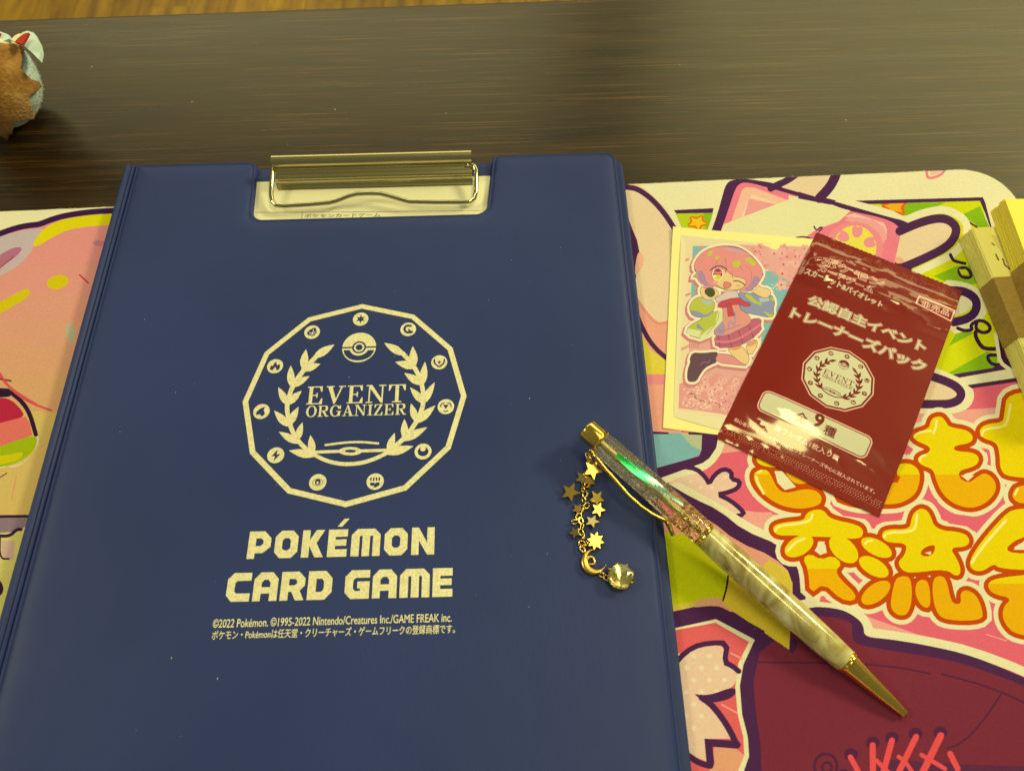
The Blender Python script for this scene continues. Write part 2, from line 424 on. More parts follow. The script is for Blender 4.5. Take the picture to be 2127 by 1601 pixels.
# ---- left half: face of the printed character
A.view(0, 420, 4.004)
for i in range(7):
    y = 60 + i*230
    A.P(f'-900,{y} 1150,{y} 1150,{y+900} -900,{y+900}', lerp(C('df8f7c'), C('d4a066'), max(0, (i-1))/5))
A.P('-900,-300 1200,-300 1200,100 760,95 560,125 400,170 320,195 210,210 100,240 -40,300 -900,600', CR)
A.S('-80,310 150,240 390,210 300,300 260,420 140,540 -40,630 -200,680', C('c2aea0'))
A.S('370,215 460,165 560,135 760,105 1000,85 1050,190 900,190 700,205 560,230 420,300 300,375 270,355 300,295', C('dccd0a'))
A.S('-80,490 60,400 140,372 190,380 150,440 60,505 -60,600', C('b06c78'))
A.K('-10,555 50,505 110,460', C('b5304a'), 9)
A.P(ell(480, 665, 92, 58, -14), C('d2be0c'))
A.S('-80,870 60,800 220,710 255,740 235,790 100,870 -60,960', C('d2be0c'))
A.P(ell(825, 342, 56, 24, 5), C('bd7f7c'))
A.K('662,605 735,672', C('c4324a'), 14)
A.S('530,1010 600,1010 640,1060 600,1200 560,1160', C('b8ae80'))
A.K('0,1440 60,1525 180,1610 300,1680', C('d1504c'), 20)
A.K('-20,1465 90,1485', C('702030'), 14)
A.K('-80,285 -20,270 100,225 210,197 320,186 360,172 440,140 560,108 760,80 960,70 1060,66', C('3a1640'), 48)
A.view(0, 760, 3.2)
A.P('-60,300 120,285 200,300 460,310 300,1000 -60,1000', C('d3b35c'))
A.S('-60,600 60,690 170,640 250,540 262,470 235,455 240,560 160,640 60,668 -60,690', C('d8cf90'))
A.S('-60,210 60,212 130,275 170,335 60,370 -60,400', C('b4243a'))
A.P('-60,395 170,335 200,380 215,460 60,520 -60,560', C('dc6e58'))
A.S('-60,560 100,495 215,465 252,475 230,560 150,625 60,660 -60,680', C('9fb00c'))
A.S('-40,600 60,590 165,565 130,625 40,650 -40,655', C('cbc00c'))
A.K('-20,165 50,172 80,180 150,240 200,320 238,455', C('2e1230'), 30)
A.P('-20,145 60,150 92,180 60,205 -20,210', C('2e1230'))
A.K('0,50 30,100 100,180 200,245 340,295', C('d1504c'), 14)
A.K('78,885 108,735', C('d9926a'), 8)
A.K('-10,745 45,712', C('6a2440'), 7)
A.P('-60,990 300,990 300,1700 -60,1700', C('d0c464'))
A.P('-60,1010 200,1010 180,1060 110,1100 -60,1112', C('8a7474'))
A.K('-60,1000 260,998', C('3a1838'), 20)
A.K('-60,1120 60,1135 110,1085 140,1085', C('3a1838'), 22)
A.P('10,1160 100,1160 90,1285 10,1285', C('cba888'))
A.K('0,1130 -2,1280 60,1280', C('3a1838'), 12)
A.S('-40,1400 12,1430 30,1500 -40,1560', C('3a1838'))
# ---- right: pink backdrop of the lower half
A.view(0, 0, 1)
A.P('1250,700 1420,760 1600,880 1990,806 2250,770 2250,1700 1250,1700', PK)
A.view(1350, 850, 2.131)
A.P('300,60 480,80 450,180 300,196', PL)
A.P('400,445 560,465 520,560 440,560 360,500', PL)
A.view(1527, 840, 3.2017)
A.P('1100,170 1230,45 1420,40 1760,20 1700,110 1560,150 1300,200 1100,290', PL)
A.P('-50,715 240,715 280,830 200,930 -60,860', PL)
A.view(1680, 1200, 3.9933)
A.P('440,300 560,345 1050,520 900,520 420,500', PL)
A.K('1470,465 1640,520', PL, 9)
# ---- hand at the left of the backing card
A.view(1220, 300, 2.668)
A.P('100,200 262,205 340,262 430,350 520,490 500,1010 430,1120 200,900', SK)
A.P('100,700 262,840 320,920 380,990 445,985 520,900 520,1250 100,1250', PE)
A.P('260,980 360,1130 430,1200 520,1260 520,1700 280,1700', PE)
A.P('250,960 350,1140 440,1200 520,1240 520,1275 250,1280', C('ddc93e'))
A.P('250,1274 520,1274 520,1330 250,1330', C('e58a80'))
A.K('262,838 320,925 385,998 445,985', C('e09070'), 16)
A.P('100,340 222,395 250,470 275,530 288,590 280,660 268,750 250,830 100,830', PU)
A.S('282,580 325,640 270,740 262,690', C('eab080'))
A.K('240,860 270,930 300,1010 360,1115 450,1195 520,1235', PU, 26)
A.K('180,236 235,238 285,250 360,305 430,385 490,480 540,560', PU, 30)
# ---- lime panel with the little star
A.view(1300, 340, 5.3175)
A.P('535,520 970,500 880,900 700,900', C('b9c81a'))
A.P('860,540 960,540 900,760 840,640', C('8db41c'))
A.P('528,514 968,492 958,545 562,552', PU)
def star(A, cx, cy, r, r2, c, a0=-90, n=5, sy=1., w=0):
    p = [(cx + (r if k % 2 == 0 else r2)*math.cos(math.radians(a0+k*180/n)), cy + sy*(r if k % 2 == 0 else r2)*math.sin(math.radians(a0+k*180/n))) for k in range(2*n)]
    A.P(p, c); return p
p = star(A, 790, 650, 118, 62, C('e8b810'), -62, 5, .72)
A.K(p, C('d97a10'), 26, True, 1)
star(A, 790, 650, 104, 50, C('ecc01a'), -62, 5, .72)
# ---- lime stripe panel, right
A.view(0, 0, 1)
A.P('1780,424 2040,414 2098,768 1880,795 1700,700', YG)
A.view(1660, 340, 4.5546)
A.P('830,470 690,380 1385,368 1000,545', GR); A.P('650,390 760,380 860,450 830,480', C('d6cf10'))
A.P('1510,500 1710,402 1800,600 1640,600', GR)
A.P('1270,1065 1490,970 1660,960 1720,1130 1480,1160', GR)
A.view(1880, 560, 4.7085)
A.P('430,745 500,620 560,610 690,615', GR); A.P('400,1025 800,800 900,830 900,970', GR)
A.view(1660, 340, 4.5546)
p = star(A, 905, 408, 128, 66, C('e08a10'), -100, 5, .8); A.K(p, C('dd6410'), 26, True, 1)
star(A, 905, 408, 104, 50, C('eda81a'), -100, 5, .8)
A.P('500,352 1740,318 1745,352 520,388', PU)
A.K('1722,330 1780,470 1840,640 1990,1250', PU, 40, smooth=0)
A.P('500,352 1740,318 1800,200 500,200', CR)
A.P('1746,312 1990,1250 2300,1250 2300,200', CR)
A.P(ell(1600, 640, 95, 95), C('d9c80e')); A.K('1535,530 1600,550 1680,600', PU, 18)
# ---- backing card with the tinted window
A.view(1300, 340, 5.3175)
A.K('935,745 1000,560 1050,380 1085,250 1150,160', CR, 70)
A.view(1660, 340, 4.5546)
A.K('260,320 560,395 800,455 900,490 990,545 1150,470 1330,432 1440,450 1560,520 1600,620 1560,760 1440,870 1260,955 1100,1030', CR, 70)
A.view(1300, 340, 5.3175)
dev = '900,880 945,740 1010,560 1060,380 1095,250 1150,180 1330,168 1480,190 1640,215 2000,330 2420,450 2900,590 3120,640 3260,790 3200,1000 3100,1400 2300,1500 1200,1200'
A.S(dev, PU)
inn = '1000,880 1050,740 1130,520 1200,300 1250,222 1330,205 1500,245 1900,360 2180,445 2450,520 2800,590 2960,650 3040,730 3045,800 2990,960 2960,1200 2400,1400 1200,1200'
A.S(inn, PK2)
A.P('1110,820 1190,560 1285,290 1320,262 1420,265 1760,395 2127,560 1500,900', C('eeb890'))
A.P('1160,860 1340,420 1390,340 1660,430 1900,560', C('eccb98'))
A.P('1240,820 1362,385 1660,450 1900,520 1500,800', C('e89a8a'))
A.P('1010,860 1080,670 1500,510 1900,360 2150,430 2480,520 2350,640 2120,720 2000,800 1700,1000', C('e4dc98'))
A.view(1660, 340, 4.5546)
A.P('-100,300 250,365 470,450 420,490 280,545 150,600 60,680 -100,760', C('e4dc98'))
A.P('420,500 520,470 800,560 830,620 825,720 760,660 620,560 520,510', C('eebc98'))
A.P('470,500 700,530 800,600 830,690 800,760 700,640 560,560 430,540', C('ea9f90'))
A.P(ell(520, 790, 275, 240, 0, 30), C('ea8a84')); A.P(ell(525, 800, 205, 215, 0, 30), C('e9d84a'))
for cx, cy, a in ((548, 645, -80), (420, 690, -150), (665, 745, -10), (500, 840, 150)):
    ca, sa = math.cos(math.radians(a)), math.sin(math.radians(a))
    q = [(-65, 0), (-30, -46), (30, -52), (62, -30), (38, 0), (62, 30), (30, 52), (-30, 46)]
    A.P(chaikin([(cx+x*ca-y*sa, cy+x*sa+y*ca) for x, y in q], 2), C('ea8f88'))
A.K('140,595 165,635 200,600 225,605 190,640', PU, 14); A.K('-30,700 50,690 120,712', PU, 14)
# fingers
A.P('905,920 960,670 1330,530 1420,550 1455,610 1430,700 1330,800 1150,880 1000,960', SK)
A.S('915,880 960,880 1010,930 940,950 900,930', C('e9a878'))
A.K('950,640 1150,552 1330,512 1430,538 1495,612 1462,720 1370,805 1200,890 1020,968 900,1010', PU, 82)
A.view(1300, 340, 5.3175)
A.P('1720,262 1860,130 2400,60 2230,250 2090,370', SK)
A.K('1600,275 1680,232 1780,190 1880,120', PU, 74, smooth=1)
A.view(1660, 340, 4.5546)
A.K('352,70 345,120 290,225 190,330', PU, 90, smooth=2)
A.P('-10,265 150,312 275,330 350,350 300,390 -10,330', PU)
A.K('1205,60 1208,100 1218,140 1280,132 1345,105 1385,50', C('e8837e'), 26); A.P('1235,60 1350,60 1320,100 1240,115', C('eebc98'))
# dark scrawl and lower fingers
A.K('1430,860 1455,915 1500,930 1570,945', C('3c1838'), 30); A.K('1500,985 1600,985 1640,1080 1530,1078', C('3c1838'), 30, True)
A.P('1510,1000 1580,1000 1605,1050 1540,1055', C('c9cf14'))
A.view(1880, 560, 4.7085)
A.K('430,165 620,195 740,300 735,420 640,510 500,560', CR, 130)
A.P('400,250 640,260 665,330 620,400 480,460', C('e4dca0'))
A.K('400,205 560,205 670,260 708,340 680,430 600,485 480,515', C('43204a'), 84)
A.K('515,572 580,600 660,590 640,545 690,505 750,495 815,530 838,580 800,615 740,615 690,575 700,520', C('3c1838'), 34)
A.K('690,610 690,660 745,755 800,775 900,775', C('3c1838'), 40); A.K('900,835 805,835 815,890 860,930 950,930', C('3c1838'), 34)
A.P('420,1030 850,962 920,920 1000,975 500,1062', PU)
A.P('490,1064 1010,972 1080,1000 1200,1010 1200,1040 620,1120', C('e4dca0'))
A.K('300,1010 480,1080 600,1150 640,1230 590,1330 440,1370 150,1360', C('eadfa0'), 90)
A.P('200,1080 300,1100 500,1170 515,1200 480,1270 380,1280 150,1280', SK)
A.K('250,1040 400,1090 500,1140 556,1205 530,1275 440,1312 330,1316 150,1314', PU, 84)
A.P('608,1128 1200,1040 1200,1080 650,1160', PU)
A.P('905,620 960,640 1060,980 1020,950 940,905', C('3a1a38')); A.P('985,860 960,760 1100,900 1080,930', C('b03a50'))
A.K('888,630 905,760 928,905 1010,968', C('e4dca0'), 36, smooth=1)
# ---- teal patch, ribbon bands and small blossom behind the pen
A.view(1140, 850, 4.0025)
A.K('1440,190 1415,330 1345,430 1270,480 930,590', CR, 70, smooth=1)
A.P('700,190 1275,200 1268,370 1180,410 860,505 760,500', C('7fb0a4')); A.P('1090,192 1280,200 1268,340 1190,305', C('b6bc86'))
A.P('700,176 995,190 995,206 700,204', PU); A.P('1160,190 1280,190 1280,214 1160,208', PU)
A.P('1275,196 1412,206 1392,320 1335,405 1280,445 930,570 840,590 850,500 1180,408 1250,388 1268,340', PU)
A.view(1350, 850, 2.131)
bl = '60,350 100,312 150,296 200,285 232,268 262,325 290,285 325,262 358,272 362,308 398,318 392,345 360,362 300,374 350,398 395,432 418,462 372,472 345,492 290,470 220,440 120,400'
A.P(chaikin(pts(bl), 1), C('e9c39a'))
A.K('150,255 205,262 246,300 262,330 285,290 325,262 362,276 360,308 400,318 390,348 350,366 300,376 355,402 402,440 418,464 370,476 345,500', PU, 20, smooth=1)
for q in ((180, 320), (225, 345), (170, 365), (230, 405), (275, 345), (290, 420), (330, 440), (335, 300), (130, 335)): A.P(ell(*q, 8, 7), C('eed6a4'))
A.K('120,365 300,462 420,540 560,605 680,700 690,890', CR, 84, smooth=1)
A.P('0,400 300,500 400,560 620,690 628,960 600,1050 0,1050', PE)
A.P('40,540 200,560 340,700 330,850 200,880 45,850', C('c3c60c'))
A.P('450,745 530,665 640,735 640,930 520,900 350,850 335,760 380,700', C('dcc23c'))
A.K('60,350 180,420 290,470 400,560 560,625 660,720 660,900', PU, 58, smooth=1)
A.K('352,730 345,790 325,845', C('3a1028'), 8)
# ---- dark red shoe
A.view(1680, 1200, 3.9933)
A.K('-250,290 0,200 150,205 300,235 440,320 490,400 495,450 700,475 1000,525 1350,605 1785,770 2100,930', CR, 75, smooth=1)
A.S('-200,330 0,240 150,240 300,268 420,345 455,400 462,485 600,500 700,510 1000,560 1350,640 1785,820 2300,1050 2300,1900 -900,1900 -900,600', PU)
A.S('-250,420 20,320 150,315 300,345 365,380 355,470 380,545 600,590 1000,650 1300,710 1785,890 2300,1100 2300,1900 -700,1900 -700,700', MA)
A.view(1360, 1180, 3.8037)
A.P('840,560 1100,480 1150,800 830,660', MA)
A.P('-100,330 300,290 480,285 820,500 830,600 720,780 690,950 720,1150 760,1350 775,1700 -100,1700', PU)
A.P('820,520 960,560 830,660 780,900 800,1150 835,1380 850,1700 700,1700 690,900 760,640', PU)
A.P('850,655 790,900 808,1150 838,1350 862,1700 1000,1700 1000,560', MA)
A.S('560,300 640,420 1000,560 1085,690 1130,610 1120,560 1060,560', PU)
A.P('540,285 580,60 760,-40 1075,180 1072,470 1062,642', C('dcc02e'))
A.P('100,-60 520,-60 585,60 545,240 400,265 80,310 60,250', C('c3c60c'))
A.S('250,300 340,250 470,222 545,240 520,305 400,310', C('e3a66e')); A.P('60,312 240,272 300,262 320,300 80,360', C('d8be40'))
A.K('580,60 570,150 540,250', C('3a1028'), 15)
A.K('60,370 250,325 480,300 560,330 860,500', PU, 20)
A.P('40,460 120,480 485,400 790,562 700,760 672,930 690,1150 735,1330 745,1480 690,1640 0,1640', CR)
A.P('40,500 130,492 480,428 745,580 660,750 636,930 655,1150 700,1330 708,1470 640,1640 0,1640', C('e2625a'))
A.P('470,1410 640,1420 708,1475 640,1640 420,1640', C('e5a06e'))
A.K('600,668 690,712', C('eb9a78'), 14); A.K('530,1075 650,1140', C('eb9a78'), 14)
A.P('120,500 165,560 190,690 130,760', PU)
p1 = '100,800 180,730 300,640 440,608 556,612 535,740 600,768 655,822 630,935 480,990 370,1005 230,1000 120,1000'
p2 = '100,900 310,995 400,1035 520,1180 600,1342 405,1345 414,1525 330,1490 230,1420 100,1300'
A.S(p1, C('e9c598')); A.P(p2, C('e9c598'))
for i in range(26):
    x, y = 190 + (i % 4)*120 + (i//4 % 2)*60, 690 + (i//4)*95
    if (x < 620 and 640 < y < 980) or (y > 980 and x < 330 + (y-980)*.5): A.P(ell(x, y, 22, 20, 0, 10), C('efd8a8'))
A.K('150,790 190,710 300,620 430,588 575,588 550,742 610,768 665,812', PU, 42, smooth=1)
A.S('300,988 370,1000 450,995 640,925 640,1015 470,1065 380,1040', PU); A.K('370,1020 450,1075 540,1190 600,1290 645,1385', PU, 50)
A.K('650,1392 425,1375 440,1540', PU, 62, smooth=0); A.K('200,1420 330,1530 440,1560', PU, 48)
A.K('1110,1640', PU, 1) if False else None
A.view(1680, 1200, 3.9933)
SE = C('55233c')
A.K('-520,690 -300,700 0,700 300,705 520,718 760,742 1005,792', SE, 14); A.K('1105,796 1400,872 1600,945 1800,1040', SE, 16)
A.K('1595,960 1480,1140 1290,1360 1150,1410', SE, 16)
A.P('500,1700 620,1500 1200,1540 1900,1565 1900,1800 500,1800', C('5d2a40'))
A.K(ell(140, 1560, 95, 105), SE, 24, True, 0); A.K(ell(150, 1570, 40, 42), SE, 22, True, 0); A.P(ell(290, 1640, 60, 60), SE)
for x, y in ((350, 1480), (530, 1385), (690, 1345), (885, 1310), (1090, 1300)): A.P(ell(x, y-20, 58, 52), SE)
LC = C('e8504c')
for s, w in (('345,1482 430,1640', 44), ('530,1385 532,1640', 50), ('690,1345 610,1640', 50), ('890,1315 730,1640', 50), ('1095,1305 930,1640', 58), ('745,1480 800,1520 880,1640', 34), ('560,1510 690,1640', 36), ('935,1465 1130,1580', 36), ('1172,1455 1235,1580', 48)):
    A.K(s, LC, w, smooth=0)
# ---- puffy lettering
A.view(1527, 840, 3.2017)
def E_(*a): return ell(*a)
rows = 465, 1090
LET = []
def F(s, smooth=2, cut=None): LET.append((chaikin(pts(s), smooth) if isinstance(s, str) else s, cut))
F('1300,110 1320,85 1370,76 1400,110 1420,150 1540,168 1585,210 1570,255 1450,275 1460,310 1590,318 1628,360 1600,410 1480,440 1500,500 1560,520 1610,480 1660,452 1720,490 1742,560 1690,640 1590,692 1470,670 1380,600 1335,500 1320,430 1230,400 1208,350 1290,320 1300,280 1200,240 1174,195 1290,160', 2, 465)
F('1060,400 1160,386 1222,430 1232,500 1200,600 1100,658 1000,664 800,664 640,600 1000,560 1090,490', 2, 465)
F('145,440 205,428 240,470 280,560 340,592 450,560 540,568 582,620 560,672 430,697 300,672 190,600 130,520 122,465', 2, 465)
F('138,350 190,330 330,395 290,420 200,412 148,390', 2)
F('325,425 500,500 480,525 400,530 350,480', 2, 465)
F('1810,-80 1790,60 1780,120 1670,128 1620,170 1640,222 1740,250 1760,330 1762,430 1810,482 2090,490 2090,-80', 2)
F('1842,590 1880,535 2100,530 2100,660 1900,660 1850,630', 2, 500)
F('470,725 520,698 590,698 628,760 820,798 858,845 832,897 640,880 520,878 400,868 290,872 250,840 258,800 340,780 460,770', 2)
F(E_(425, 940, 105, 62, -30), 0); F(E_(722, 962, 115, 70, 42), 0)
F('450,1018 500,992 570,1030 650,1003 710,1055 668,1105 700,1160 808,1262 785,1308 700,1292 590,1188 498,1258 486,1100', 1, 1090)
F(E_(940, 950, 112, 52, 27), 0); F(E_(922, 1078, 110, 55, 30), 0); F(E_(936, 1250, 112, 58, -36), 0, 1090)
F('1172,760 1190,715 1240,684 1292,715 1330,832 1520,848 1564,900 1540,945 1425,950 1480,1030 1505,1110 1475,1146 1400,1092 1200,1117 1120,1112 1078,1050 1130,1000 1145,920 1010,918 968,872 1000,826 1160,830', 2)
F('1068,1155 1112,1138 1170,1148 1178,1300 1146,1398 1080,1402 1030,1350 1045,1240', 2, 1090)
F('1203,1185 1240,1160 1290,1176 1304,1352 1240,1345 1196,1260', 2, 1090)
F('1318,1155 1360,1134 1405,1156 1432,1290 1455,1325 1505,1325 1496,1250 1540,1228 1605,1266 1645,1360 1646,1436 1400,1434 1336,1380 1310,1250', 2, 1090)
F('1790,735 1860,690 2100,690 2100,860 1880,880 1770,990 2100,985 2100,1105 1760,1092 1722,1055 1640,1114 1566,1094 1560,1030 1640,905', 2)
F('1672,1200 1720,1155 1960,1128 2100,1120 2100,1540 1870,1534 1785,1450 1776,1350 1845,1286 1715,1260', 2, 1190)
for p, c in LET: A.K(p, CR, 122, True, 0)
for p, c in LET: A.P(p, CR)
for q in ('1280,575 1350,640 1270,640', '640,680 760,720 930,740 1100,720 1100,770 990,780 920,810 860,760 720,740', '1380,715 1660,755 1590,845 1540,810 1420,790', '570,1270 650,1320 560,1310', '770,1110 835,1165 820,1175 780,1150', '1630,285 1675,310 1665,320', '1770,655 1800,635 1780,665', '1120,310 1170,290 1140,340'):
    A.P(q, PK)
for p, c in LET: A.K(p, OR, 62, True, 0)
for p, c in LET:
    A.P([(x+22, y+24) for x, y in p], OR)
    A.P(p, YE)
    if c:
        q = clip_y(p, c)
        if len(q) > 2: A.P(q, OY)
A.S('1225,1005 1250,950 1340,925 1312,1010', OR); A.P('1260,985 1305,975 1300,1000', CR)
A.P('1070,470 1100,480 1080,520 1050,515', OR); A.P('262,442 312,442 405,548 330,568 282,520', CR)
A.P('545,985 560,935 600,930 608,975 570,1000', CR); A.P('1850,965 1940,890 2000,880 2000,965', CR)
A.P('1500,470 1590,470 1548,508', CR)
for s, w in (('1320,190 1335,150 1340,105', 16), ('1195,215 1215,185 1300,175', 14), ('1228,375 1235,345 1270,335', 16), ('140,480 150,520 190,590', 18), ('152,450 175,440', 16), ('265,840 290,805 400,795 500,775 515,730', 16),
             ('350,970 400,915 460,890', 18), ('865,925 880,905 910,905', 14), ('990,880 1010,850 1180,845 1205,800 1210,730', 16), ('1575,1050 1640,950 1800,770', 18), ('1640,205 1655,160 1790,150 1815,100 1830,0', 16), ('1860,600 1880,560', 14)):
    A.K(s, HI, w)
# clip everything to the cloth: whatever lies outside its outline is dropped
def inside(x, y):
    d = Vector((x - TRc.x, y - TRc.y)); a = d.x*math.cos(MANG) + d.y*math.sin(MANG); b = -d.x*math.sin(MANG) + d.y*math.cos(MANG)
    if b > -.02 or a > 22: return False
    if a > 0 and b > -22: return math.hypot(a, b+22) < 22
    return True
big = [(-900, -500), (900, -500), (900, 400), (-900, 400)]
def mplace(x, y): return (x, y, ZM)
out_items = A.items
# outside mask: a ring polygon beyond the far edge and round the right corner, coloured "nothing"
edge = [p for p in OUT]
far = sorted([p for p in edge if p[1] > at(2079, 417, ZM).y - 1 or p[0] > TRc.x], key=lambda p: 0)
ring_ = [q for q in edge if (Vector(q) - Vector(mpt(-640, -400))).length > 5 and (Vector(q) - Vector(mpt(22, -400))).length > 5]
mask = [tuple(q) for q in ring_] + [mpt(-640, 60), mpt(300, 60), mpt(300, -400)]
# ring_ runs from the near right corner, up the right side, along the far edge to the left
out_items.append((mask, None))
sheet('printed_cloth', out_items, mplace, m_cloth, mat_o)
slab('rubber_base', [mpt(a, b) for a, b in [(-639.7, -399.7), (21.7, -399.7)] + [(22*math.cos(math.radians(t))-.3, -22.3 + 22*math.sin(math.radians(t))) for t in range(0, 91, 9)] + [(-639.7, -.3)]], 0, ZM-.05, m_rubber, mat_o)
# frayed threads of the cut edge
V, Fc = [], []
for i in range(1500):
    a = -470 + 470*rnd.random() if i < 1250 else 0
    if i < 1250: x, y = a, 0; nx, ny = 0, 1
    else: t = math.radians(rnd.uniform(0, 90)); nx, ny = math.cos(t), math.sin(t); x, y = 22*nx, -22 + 22*ny
    ln = rnd.uniform(.3, 1.0); w = .11; sw = rnd.uniform(-.5, .5)
    p, q, r = mpt(x - w*ny, y + w*nx), mpt(x + w*ny, y - w*nx), mpt(x + nx*ln + sw*ny, y + ny*ln - sw*nx)
    k = len(V); V += [(*p, ZM-.4), (*q, ZM-.4), (*r, ZM - rnd.uniform(-.2, 1.2))]; Fc.append((k, k+1, k+2))
fr = mesh('frayed_thread', V, Fc, mat('thread', (.70, .66, .50), .9), mat_o); fr['kind'] = 'stuff'
# ================================================================== clipboard
ZC = 9.0
clipb = empty('clipboard', (0, -30, 2.5), 'navy blue vinyl clipboard folder with gold emblem and lettering, metal clip at the top', 'clipboard')
CC_ = [(-117.0, -190, 1.2), (117.4, -190, 5), (117.4, 131.2, 5.5), (57.2, 131.2, 4.5), (54.0, 95.4, 5.5), (-55.4, 95.4, 5.5), (-57.4, 131.2, 4.5), (-117.0, 131.2, 1.2)]
prof = [(0, 5.6), (.08, 6.5), (.35, 7.15), (.8, 7.5), (1.15, 7.66), (1.45, 7.3), (1.8, 7.3), (2.15, 7.9), (3.2, 8.36), (5, 8.66), (7.5, 8.87), (10.5, 8.97), (14, 9.0)]
rings = [[(x, y, z) for x, y in rounded(CC_, 10, d)] for d, z in prof]
V, Fc = loft(rings, True, False)
n0 = len(rings[0]); last = rings[-1]
ov, oe, of, _, _, ofo = delaunay_2d_cdt([Vector(p[:2]) for p in last], [], [list(range(n0))], 1, 1e-5)
base_i = len(V); V += [(p.x, p.y, ZC) for p in ov]; Fc += [tuple(base_i + i for i in f) for f in of]
cover = mesh('front_cover', V, Fc, m_vinyl, clipb, True); recalc(cover)
sp = [(-117.3, 5.2), (-117.35, 7.3), (-117.9, 8.0), (-118.2, 7.9), (-118.5, 6.2), (-118.9, 6.1), (-119.3, 7.9), (-120.3, 8.5), (-121.2, 8.3), (-121.9, 7.6), (-122.5, 6.2), (-122.6, 4.6), (-122.2, 3.0), (-121.2, 2.55), (-118, 2.55)]
def spr(y, k): return [(-119.8 + (x+119.8)*k, y, 5.5 + (z-5.5)*k) for x, z in sp]
V, Fc = loft([spr(-190, .9), spr(-189, 1), spr(129.8, 1), spr(130.6, .97), spr(131, .85)])
recalc(mesh('spine', V, Fc, m_vinyl, clipb, False))
for p in clipb.children[-1].data.polygons: p.use_smooth = True
bc = [(-121, -190, 2), (120.6, -190, 5), (120.6, 128.6, 5), (-121, 128.6, 2)]
V, Fc = loft([[(x, y, z) for x, y in rounded(bc, 8, d)] for d, z in ((.9, 2.55), (.2, 2.8), (0, 3.4), (0, 4.2), (.25, 4.75), (.9, 5.0), (1.6, 5.02))])
recalc(mesh('back_board', V, Fc, m_vinyl, clipb, True))
# ---- foil prints
def foilsheet(name, items, z=.035):
    o = sheet(name, items, lambda x, y: (x, y, ZC + z), m_foil, cover); return o
E1 = Art(ZC); G_ = (1, 1, 1)
RAD = 45.7
def dod(r): return [(r*math.cos(math.pi/2 + i*math.pi/6), r*math.sin(math.pi/2 + i*math.pi/6)) for i in range(12)]
E1.add(dod(RAD), G_); E1.add(dod(RAD-2.3), None)
E1.view(480, 610, 3.481)
def leaf(bx, by, tx, ty, w):
    d = Vector((tx-bx, ty-by)); l = d.length; d /= l; q = Vector((-d.y, d.x)); p = []
    st = ((0, .28), (.18, .75), (.38, 1.), (.6, .86), (.8, .5), (.93, .2), (1, .03))
    for t, k in st: v = Vector((bx, by)) + d*(t*l) + q*(k*w/2); p.append((v.x, v.y))
    for t, k in st[::-1]: v = Vector((bx, by)) + d*(t*l) - q*(k*w/2); p.append((v.x, v.y))
    E1.P(p, G_)
for q in ((600,460,747,368,58),(520,545,542,403,60),(510,550,645,508,58),(432,665,432,520,56),(430,670,567,596,54),(405,800,342,676,54),(402,800,510,702,54),(412,955,312,846,58),(415,950,488,818,56),(485,1078,346,998,56),(475,1060,516,930,52),(600,1170,420,1134,62),(590,1155,574,1023,56),
          (1250,440,1108,357,58),(1322,530,1314,381,62),(1335,532,1188,494,58),(1385,655,1403,493,56),(1380,655,1253,574,58),(1385,795,1472,641,54),(1392,790,1295,678,54),(1345,930,1476,808,58),(1340,925,1300,793,54),(1245,1060,1417,965,58),(1255,1050,1253,906,56),(1130,1155,1317,1102,62),(1135,1145,1183,1006,54)):
    leaf(*q)
E1.K('618,452 530,545 440,670 405,800 405,850 425,950 470,1050 560,1140 600,1165', G_, 33)
E1.K('1240,430 1330,530 1385,660 1392,790 1375,850 1340,930 1255,1045 1140,1140', G_, 33)
E1.K('682,1094 780,1080 870,1072 960,1072 1063,1082', G_, 16)
E1.K('600,1145 790,1138', G_, 22, smooth=0); E1.K('935,1136 1140,1130', G_, 22, smooth=0)
E1.P(ell(863, 1138, 84, 31), G_); E1.P(ell(863, 1137, 41, 11), None)
E1.K('585,1155 680,1205 780,1230 870,1232 960,1220 1060,1185 1145,1140', G_, 28)
ICR = 3.35
def ic(px, py): w = at(480 + px/3.481, 610 + py/3.481, ZC); return w.x, w.y
def icon(px, py, parts):
    cx, cy = ic(px, py); E1.add(ell(cx, cy, ICR, ICR, 0, 32), G_)
    for p, c in parts: E1.add([(cx + x*ICR, cy + y*ICR) for x, y in p], c)
def stars(n, r, r2, a0=90): return [((r if k % 2 == 0 else r2)*math.cos(math.radians(a0+k*180/n)), (r if k % 2 == 0 else r2)*math.sin(math.radians(a0+k*180/n))) for k in range(2*n)]
icon(937, 184, [(stars(6, .68, .30), None)])
icon(586, 278, [(chaikin(pts('.05,-.75 -.1,-.5 -.5,-.45 -.68,-.1 -.4,.3 .3,.75 .55,.3 .6,-.1 .35,-.5 .12,-.5'), 1), None), (ribbon([(-.02, -.5), (.12, .3)], .09), G_)][:1] + [(q, G_) for q in ribbon([(0, -.5), (.15, .4)], .09) + ribbon([(-.4, .0), (.05, -.15), (.45, .1)], .07) + ribbon([(-.35, -.25), (.02, -.32), (.42, -.15)], .07)])
icon(318, 524, [(chaikin(pts('-.65,-.3 -.45,.2 -.35,-.05 -.2,.3 .1,.75 .15,.25 .3,.1 .4,.3 .65,.1 .6,-.4 .3,-.62 .2,-.5 .1,-.1 -.1,-.25 -.2,-.55 -.45,-.55'), 1), None)])
icon(220, 851, [(chaikin(pts('.45,.7 -.3,.35 -.7,-.2 -.45,-.6 -.1,-.55 .1,-.68 .45,-.4 .4,-.05 .2,.2'), 2), None), (ell(-.25, -.52, .22, .14), G_)])
icon(323, 1167, [(pts('.12,.72 -.5,-.15 -.08,-.1 -.2,-.75 .55,.15 .1,.1'), None)])
